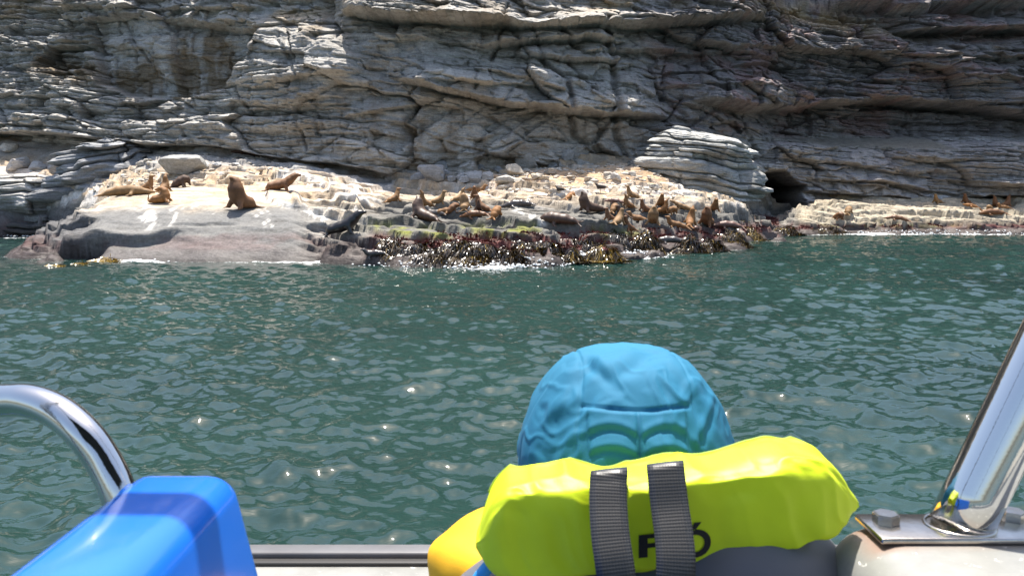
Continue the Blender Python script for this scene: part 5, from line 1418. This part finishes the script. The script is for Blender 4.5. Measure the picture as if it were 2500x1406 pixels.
# canopy cross bar overhead (its shadow falls across the seat back)
ze = post[-1][2]; yb = post[-1][1]
YBAR = 0.565 + (ze + 0.06 - ztop) / math.tan(SUN_EL) * math.cos(SUN_AZ)
part('canopy_bar', tube('canopy_bar', catmull([(post[-1][0], yb, ze), (0.62, YBAR - 0.06, ze + 0.05), (0.3, YBAR, ze + 0.06), (-0.2, YBAR, ze + 0.06), (-0.54, YBAR - 0.02, ze + 0.04), (-0.63, YBAR - 0.2, ze - 0.04), (-0.66, 0.52, ze - 0.2), (-0.66, 0.42, 2.2), (-0.66, 0.42, 0.95)], 10), 0.021, 24), M_STEEL, boat)
# unseen canvas over the rear half, added for the steel to reflect darkly
cv = []
for a0 in np.linspace(0, 1, 14):
    for b0 in np.linspace(0, 1, 24):
        cv.append((-0.70 + 2.0 * b0, -1.15 + 1.35 * a0, ze + 0.03 + 0.06 * math.sin(math.pi * a0) + 0.05 * math.sin(math.pi * b0)))
cn = part('added_canopy', mesh_np('added_canopy', np.array(cv), gridfaces(14, 24)), M_TROUSER, boat)
mdf = cn.modifiers.new('thickness', 'SOLIDIFY'); mdf.thickness = 0.006
for xx0 in (-0.66, 1.26):
    part('added_canopy_rail', tube('added_canopy_rail', catmull([(xx0, 0.52, ze - 0.2), (xx0, 0.3, ze + 0.0), (xx0, -0.4, ze + 0.03), (xx0, -1.08, ze + 0.0), (xx0, -1.1, 1.9), (xx0, -1.06, 1.75)], 8), 0.016, 16), M_STEEL, boat)  # rails to carry the added canvas, unseen as well
# bench for the passenger
part('bench', rbox('bench', (0.40, 0.42, 0.47), 0.02, 3, (0.06, 0.66, 1.183)), M_GEL, boat)

# ------------------------------------------------------------------ passenger seen from behind
per = empty('person', (0.126, 0.70, 1.42))
tag(per, 'person from behind in blue cap, yellow jacket and lime life vest leaning to the water', 'person')
def ppart(name, me, mat, parent=per):
    o = link(name, me, mat, parent)
    o.location = -per.location if parent is per else (0, 0, 0)
    return o
HX = 0.126
def arm(q, r):
    sx = HX + q * 0.150
    return [caps((sx, 0.90, 1.95), (sx + q * 0.035, 1.0, 1.72), r[0], r[1]), caps((sx + q * 0.035, 1.0, 1.72), (sx - q * 0.03, 1.10, 1.60), r[1], r[2])]
def hand(q):
    w = np.array([HX + q * 0.120, 1.10, 1.60])
    out = [caps(w, w + [-q * 0.008, 0.055, -0.012], 0.026, 0.030, ((0, 0, 1), 1.6), 0.02)]
    for f in range(4):
        b = w + [(-0.024 + 0.016 * f) * q - q * 0.008, 0.075, -0.012]
        l = (0.030, 0.036, 0.038, 0.034)[f]
        m = b + [0, l * 0.9, 0.002]; t_ = m + [0, l * 0.55, -l * 0.5]
        out += [caps(b - np.array([0, 0.02, 0]), m, 0.0092, 0.0085, None, 0.006), caps(m, t_, 0.0085, 0.0072, None, 0.006)]
    th = w + [-q * 0.028, 0.03, -0.01]; th2 = th + [-q * 0.022, 0.03, -0.006]
    out += [caps(w, th, 0.014, 0.0115, None, 0.01), caps(th, th2, 0.0115, 0.009, None, 0.006)]
    return out
def leg(q, r):
    return [caps((HX + q * 0.085, 0.74, 1.515), (HX + q * 0.10, 1.06, 1.52), r[0], r[1]), caps((HX + q * 0.10, 1.06, 1.52), (HX + q * 0.10, 0.98, 1.10), r[1], r[2]), caps((HX + q * 0.10, 0.98, 1.03), (HX + q * 0.10, 1.10, 0.99), r[2], 0.036)]
headp = [caps((HX, 0.85, 2.135), (HX, 0.875, 2.115), 0.088, 0.082), caps((HX, 0.90, 2.06), (HX, 0.925, 2.045), 0.055, 0.042), caps((HX, 0.955, 2.115), (HX, 0.972, 2.088), 0.011, 0.016, None, 0.02), caps((HX - 0.02, 0.948, 2.058), (HX + 0.02, 0.948, 2.058), 0.011, 0.011, None, 0.012),
         caps((HX, 0.86, 2.07), (HX, 0.855, 1.97), 0.055, 0.06)]
for q in (1, -1):
    headp += [caps((HX + q * 0.088, 0.865, 2.12), (HX + q * 0.094, 0.855, 2.095), 0.018, 0.014, ((1, 0, 0), 1.8), 0.012), caps((HX + q * 0.031, 0.946, 2.118), (HX + q * 0.036, 0.946, 2.118), 0.012, 0.012, None, 0.01)]
torso = [caps((HX, 0.71, 1.56), (HX, 0.76, 1.70), 0.125, 0.12), caps((HX, 0.76, 1.70), (HX, 0.85, 1.87), 0.12, 0.115), caps((HX - 0.09, 0.89, 1.93), (HX + 0.09, 0.89, 1.93), 0.07, 0.07)]
body = headp + torso
for q in (1, -1): body += arm(q, (0.055, 0.044, 0.028)) + hand(q) + leg(q, (0.075, 0.058, 0.042))
ppart('body', sdf_mesh('body', body, 0.0075, 0.03), M_SKIN)
jk = [caps((HX, 0.70, 1.55), (HX, 0.76, 1.70), 0.148, 0.142), caps((HX, 0.76, 1.70), (HX, 0.85, 1.87), 0.142, 0.135), caps((HX - 0.09, 0.89, 1.935), (HX + 0.10, 0.89, 1.935), 0.092, 0.092), caps((HX, 0.86, 1.97), (HX, 0.86, 2.03), 0.078, 0.07)]
for q in (1, -1): jk += arm(q, (0.078, 0.066, 0.045))
def folds(X_, Y_, Z_):
    return 0.009 * np.sin(60 * (Z_ + 0.6 * Y_ + 0.5 * X_) + 5 * fbm3(X_ * 9, Y_ * 9, Z_ * 9, 2, 9)) * (0.5 + 0.5 * fbm3(X_ * 6, Y_ * 6, Z_ * 6, 1, 4)) + 0.006 * fbm3(X_ * 14, Y_ * 14, Z_ * 14, 2, 19)
ppart('jacket', sdf_mesh('jacket', jk, 0.0065, 0.04, folds), M_JACKET)
tr = [caps((HX, 0.70, 1.53), (HX, 0.70, 1.56), 0.135, 0.13)]
for q in (1, -1): tr += [caps((HX + q * 0.085, 0.74, 1.515), (HX + q * 0.10, 1.06, 1.52), 0.09, 0.07), caps((HX + q * 0.10, 1.06, 1.52), (HX + q * 0.10, 0.98, 1.08), 0.07, 0.056)]
ppart('trousers', sdf_mesh('trousers', tr, 0.012, 0.04), M_TROUSER)
for q in (1, -1):
    ppart('shoe', sdf_mesh('shoe', [caps((HX + q * 0.10, 0.97, 1.01), (HX + q * 0.10, 1.10, 0.995), 0.05, 0.042, ((0, 0, 1), 1.1))], 0.009, 0.02), M_TROUSER)
# cap
HC = np.array([HX, 0.862, 2.128]); RXh, RYh, HH = 0.1175, 0.128, 0.110
nt, nv = 320, 150
th_ = np.linspace(0, 2 * math.pi, nt, endpoint=False); vv = np.linspace(0.004, 1, nv)
VV, TT = np.meshgrid(vv, th_, indexing='ij')
phi = np.clip(VV / 0.62, 0, 1) * math.pi / 2
tq = np.clip(VV / 0.62, 0, 1)
rad = np.interp(tq, [0, 0.18, 0.34, 0.48, 0.62, 0.75, 0.87, 0.95, 1], [0, 0.26, 0.46, 0.62, 0.77, 0.89, 0.96, 0.99, 1.0])
zc = HH * np.interp(tq, [0, 0.18, 0.34, 0.48, 0.62, 0.75, 0.87, 0.95, 1], [1, 0.985, 0.93, 0.82, 0.63, 0.41, 0.2, 0.07, 0]) - np.clip(VV - 0.62, 0, 1) / 0.38 * 0.105
ks_ = np.ones(9) / 9
for _ in range(2):
    rad = np.apply_along_axis(lambda c: np.convolve(np.pad(c, 4, mode='edge'), ks_, mode='valid'), 0, rad); zc = np.apply_along_axis(lambda c: np.convolve(np.pad(c, 4, mode='edge'), ks_, mode='valid'), 0, zc)
rad[0] = 0.004
rad = rad * (1 + 0.03 * np.clip(VV - 0.62, 0, 1))
ca, sa = np.cos(TT), np.sin(TT)
sx_, sy_, sz_ = rad * ca, rad * sa, zc / 0.1
w1 = fbm3(sx_ * 2.0, sy_ * 2.0, sz_ * 1.7, 2, 21)
rid = 1 - np.abs(fbm3(sx_ * 1.8 + 0.9 * w1, sy_ * 1.8, sz_ * 1.4 + w1, 2, 33)) * 2.4
rid2 = 1 - np.abs(fbm3(sx_ * 3.4 + 1.1 * w1, sy_ * 3.4, sz_ * 2.6 - w1, 2, 47)) * 2.6
disp = 0.003 * w1 + 0.0022 * np.clip(rid2 - 0.3, 0, 1) * np.clip(VV * 3, 0, 1) + 0.004 * np.clip(rid - 0.4, 0, 1) * np.clip(VV * 3, 0, 1)
Xh = HC[0] + RXh * rad * ca; Yh = HC[1] + RYh * rad * sa; Zh = HC[2] + zc
back = sst(-0.2, -0.55, sa)
hz_ = 2.190
xx_ = Xh - (HX - 0.002)
pnl = back * sst(hz_ + 0.001, hz_ - 0.001, Zh) * sst(0.049, 0.047, np.abs(xx_))
disp = disp + 0.0028 * pnl
disp = disp - 0.004 * back * np.exp(-(xx_ / 0.0016) ** 2) * (Zh < hz_) - 0.0028 * back * np.exp(-((Zh - hz_ - 0.002) / 0.0014) ** 2) * (np.abs(xx_) < 0.055)
for cx0 in (-0.024, 0.024):
    for zo in (0.014, 0.032):
        arc_ = Zh - (hz_ - zo) + ((xx_ - cx0) / 0.020) ** 2 * 0.006
        disp = disp + pnl * (np.abs(xx_ - cx0) < 0.0215) * (0.0018 * np.exp(-((arc_ - 0.004) / 0.004) ** 2) - 0.0018 * np.exp(-((arc_ + 0.002) / 0.003) ** 2))
seamr = 0.002 * np.exp(-((np.abs(sx_) - 0.55 + 0.1 * sz_) / 0.012) ** 2)
disp = disp - seamr
# hand-made creases at the crown
for (cx0, cz0, ang, ln_, wd_, dp_) in ((-0.055, 2.222, 0.9, 0.03, 0.006, 0.010), (-0.035, 2.226, -0.5, 0.022, 0.005, 0.008), (0.0, 2.232, 0.35, 0.03, 0.005, 0.007), (0.03, 2.238, 0.1, 0.02, 0.004, 0.008), (0.06, 2.20, -0.9, 0.025, 0.005, 0.006), (-0.07, 2.185, 0.7, 0.03, 0.006, 0.006), (0.075, 2.175, 0.8, 0.03, 0.005, 0.006)):
    u_ = xx_ - cx0; v_ = Zh - cz0
    a_ = u_ * math.cos(ang) + v_ * math.sin(ang); b_2 = -u_ * math.sin(ang) + v_ * math.cos(ang)
    disp = disp + back * dp_ * 0.35 * np.exp(-(a_ / ln_) ** 2) * (np.exp(-((b_2 - wd_) / wd_) ** 2) - np.exp(-((b_2 + wd_) / wd_) ** 2))
nx_, ny_, nz_ = ca * np.sin(phi), sa * np.sin(phi), np.cos(phi)
Vc = np.stack([Xh + disp * nx_, Yh + disp * ny_, Zh + disp * nz_], -1).reshape(-1, 3)
Fc = gridfaces(nv, nt, wrapv=True)[:, ::-1]
me = mesh_np('cap', Vc, Fc)
bm = bmesh.new(); bm.from_mesh(me); bm.verts.ensure_lookup_table(); bm.faces.new([bm.verts[k] for k in range(nt)])
bmesh.ops.recalc_face_normals(bm, faces=bm.faces); me = bm_mesh(bm, 'cap')
cap_o = ppart('cap', me, M_HAT)
# brim at the front of the cap
bv = []
for i_, r_ in enumerate(np.linspace(0.98, 1.5, 10)):
    for t_ in np.linspace(R(20), R(160), 40):
        e_ = math.sin((t_ - R(20)) / R(140) * math.pi)
        f_ = 0.98 + (r_ - 0.98) * e_
        bv.append((HC[0] + RXh * f_ * math.cos(t_), HC[1] + RYh * f_ * math.sin(t_), HC[2] - 0.03 - 0.05 * (f_ - 0.98)))
me = mesh_np('brim', np.array(bv), gridfaces(10, 40))
brim = ppart('brim', me, M_HAT, cap_o)
md = brim.modifiers.new('thickness', 'SOLIDIFY'); md.thickness = 0.003
# life vest
vest_back = [caps((-0.02, 0.75, 1.97), (0.02, 0.74, 1.93), 0.05, 0.07), caps((0.025, 0.735, 1.998), (0.225, 0.725, 2.024), 0.066, 0.080), caps((0.10, 0.70, 1.90), (0.19, 0.70, 1.90), 0.10, 0.11), caps((0.10, 0.64, 1.74), (0.17, 0.64, 1.74), 0.10, 0.10), caps((0.215, 0.72, 2.035), (0.255, 0.72, 2.025), 0.07, 0.062)]
def vfold(X_, Y_, Z_): return 0.005 * fbm3(X_ * 11, Y_ * 11, Z_ * 11, 2, 29)
vest = ppart('life_vest', sdf_mesh('life_vest', vest_back, 0.007, 0.05, vfold), M_GREY)
ctr = P(1622, 1224, 0.700)
tilt = R(6.3)
ax = np.array([math.cos(tilt), 0.0, math.sin(tilt)]); up_ = np.array([-math.sin(tilt), -0.06, math.cos(tilt)]); up_ /= np.linalg.norm(up_); dp = np.cross(ax, up_)   # dp points away from us
OUT = np.array([(1163, 1300, 1308), (1172, 1262, 1345), (1185, 1228, 1375), (1215, 1165, 1398), (1250, 1124, 1402), (1330, 1112, 1392), (1400, 1108, 1384), (1480, 1122, 1378), (1560, 1106, 1370), (1620, 1103, 1362), (1750, 1079, 1345), (1900, 1053, 1325), (1980, 1051, 1298), (2010, 1066, 1280), (2045, 1114, 1255), (2070, 1160, 1235), (2083, 1196, 1210)], float)
nu, nph = 230, 140
pu = 1163 + (2083 - 1163) * (0.5 + 0.5 * np.sin(np.linspace(-math.pi / 2, math.pi / 2, nu)))
ph = np.linspace(0, 2 * math.pi, nph, endpoint=False)
PU_, PH = np.meshgrid(pu, ph, indexing='ij')
TU = (PU_ - 1623) / 460.0
topl = np.interp(pu, OUT[:, 0], OUT[:, 1]); botl = np.interp(pu, OUT[:, 0], OUT[:, 2])
ker = np.ones(7) / 7
for _ in range(2):
    topl = np.convolve(np.pad(topl, 3, mode='edge'), ker, mode='valid'); botl = np.convolve(np.pad(botl, 3, mode='edge'), ker, mode='valid')
kk_ = 0.70 / FPX / CP
hh_ = np.maximum((botl - topl) / 2 - 24 * sst(0, 120, botl - topl), 2) * kk_ * 1.06
cm_ = (topl + botl) / 2 + 15
cc = np.array([tuple(P(a0, b0, 0.700)) for a0, b0 in zip(pu, cm_)])
c_ = 0.035
cd = c_ * np.clip(hh_ / 0.042, 0.12, 1) ** 0.5
sp2 = lambda v, e: np.sign(v) * np.abs(v) ** e
wn_ = sp2(np.cos(PH), 0.44); dn_ = sp2(np.sin(PH), 0.50)
PC, PS = np.cos(PH), np.sin(PH)
rg1 = 1 - 2.2 * np.abs(fbm3(TU * 3.2, PC * 0.9, PS * 0.9, 2, 11))
rg2 = 1 - 2.2 * np.abs(fbm3(TU * 6.5 + 0.8 * PC, PC * 1.0, PS * 1.4, 2, 15))
pk = 0.0030 * np.clip(rg1, -0.5, 1) + 0.0022 * np.clip(rg2, -0.3, 1) * (0.35 + np.abs(TU) ** 2) + 0.0018 * np.sin(TU * 13 + 1.0) * np.clip(wn_, 0, 1)
pk = pk * np.clip(hh_ / 0.03, 0, 1)[:, None]
ww_ = hh_[:, None] * wn_ + pk * wn_; dd_ = (cd[:, None] + pk) * dn_
Vp = cc[:, None, :] + ww_[..., None] * up_ + dd_[..., None] * dp
me = mesh_np('collar', Vp, gridfaces(nu, nph, wrapv=True))
bm = bmesh.new(); bm.from_mesh(me); bmesh.ops.remove_doubles(bm, verts=bm.verts, dist=0.0002); bmesh.ops.recalc_face_normals(bm, faces=bm.faces); me = bm_mesh(bm, 'collar')
collar = ppart('collar', me, M_LIME, vest)
# seam piping along the upper rear edge
k0 = int(np.argmin(abs(ph - (2 * math.pi - 0.70))))
sl = Vp[30:-30, k0] - dp * 0.0006
ppart('collar_seam', tube('collar_seam', sl, 0.0016, 8), M_LIMESEAM, vest)
# webbing straps
def strap(pts, hw):
    c = catmull([tuple(P(*p)) for p in pts], 12); n = len(c)
    T = np.gradient(c, axis=0); T /= np.linalg.norm(T, axis=1)[:, None]
    side = np.tile(np.array([1.0, 0, 0.12]), (n, 1)); side -= T * (side * T).sum(1)[:, None]; side /= np.linalg.norm(side, axis=1)[:, None]
    nrm = np.cross(T, side)
    s = np.concatenate([[0], np.cumsum(np.linalg.norm(np.diff(c, axis=0), axis=1))])
    Vs, uv = [], []
    for i in range(n):
        for f, o_ in ((-1, 0.001), (-0.5, 0.0013), (0, 0.0014), (0.5, 0.0013), (1, 0.001), (1, -0.001), (0, -0.0012), (-1, -0.001)):
            Vs.append(c[i] + side[i] * hw * f - nrm[i] * o_ * -1); uv.append((f * 0.5 + 0.5, s[i] * 9))
    me = mesh_np('strap', np.array(Vs), gridfaces(n, 8, wrapv=True))
    ul = me.uv_layers.new(name='UVMap')
    li = np.empty(len(me.loops), np.int32); me.loops.foreach_get('vertex_index', li)
    ul.data.foreach_set('uv', np.array(uv, np.float32)[li].ravel())
    bm = bmesh.new(); bm.from_mesh(me); bmesh.ops.recalc_face_normals(bm, faces=bm.faces); bm.to_mesh(me); bm.free()
    return me
ppart('strap', strap([(1487, 1146, 0.680), (1487, 1150, 0.661), (1485, 1180, 0.653), (1485, 1235, 0.642), (1490, 1305, 0.628), (1500, 1375, 0.616), (1508, 1445, 0.612), (1508, 1520, 0.618), (1500, 1600, 0.63)], 0.0160), M_WEB, vest)
ppart('strap', strap([(1624, 1130, 0.680), (1624, 1134, 0.661), (1627, 1166, 0.653), (1635, 1235, 0.642), (1645, 1305, 0.628), (1650, 1375, 0.616), (1645, 1445, 0.612), (1635, 1520, 0.618), (1625, 1600, 0.63)], 0.0160), M_WEB, vest)
ppart('trim_band', tube('trim_band', catmull([tuple(P(1240, 1345, 0.70)), tuple(P(1195, 1380, 0.688)), tuple(P(1160, 1425, 0.69)), tuple(P(1140, 1480, 0.70))], 8), 0.006, 12), M_TRIM, vest)
# printed letters on the collar
from mathutils.bvhtree import BVHTree
BVH = BVHTree.FromPolygons([v.co.copy() for v in collar.data.vertices], [tuple(p.vertices) for p in collar.data.polygons])
def letter(ch, px, py, hpx, wpx):
    cu = bpy.data.curves.new('glyph', 'FONT'); cu.body = ch; cu.size = 1.0; cu.offset = 0.028; cu.extrude = 0.0
    to = bpy.data.objects.new('glyph', cu); C.objects.link(to)
    dg = bpy.context.evaluated_depsgraph_get()
    me = bpy.data.meshes.new_from_object(to.evaluated_get(dg)); bpy.data.objects.remove(to)
    bm = bmesh.new(); bm.from_mesh(me); bmesh.ops.triangulate(bm, faces=bm.faces); bmesh.ops.subdivide_edges(bm, edges=bm.edges, cuts=2); bm.to_mesh(me); bm.free()
    co = np.array([v.co[:] for v in me.vertices]); lo, hi = co.min(0), co.max(0)
    kk = 0.664 / FPX
    out = []
    ctrp = np.array(P(px, py, 0.664))
    for c0 in co:
        a0 = ((c0[0] - lo[0]) / (hi[0] - lo[0]) - 0.5) * wpx; b0 = ((c0[1] - lo[1]) / (hi[1] - lo[1]) - 0.5) * hpx
        x1 = px + a0 * math.cos(tilt); y1 = py - b0 - a0 * math.sin(tilt)
        d0 = Vector(raydir(x1, y1)).normalized()
        hit = BVH.ray_cast(Vector((0, 0, CAMH)), d0)     # lay the print onto the cloth
        p0 = hit[0] if hit[0] is not None else P(x1, y1, 0.665)
        out.append(tuple(p0 - d0 * 0.0012))
    me.vertices.foreach_set('co', np.array(out, np.float32).ravel()); me.update()
    return me
ppart('printed_letter', letter('P', 1594, 1330, 56, 70), M_INK, collar)
ppart('printed_letter', letter('\u00d3', 1696, 1318, 86, 80), M_INK, collar)
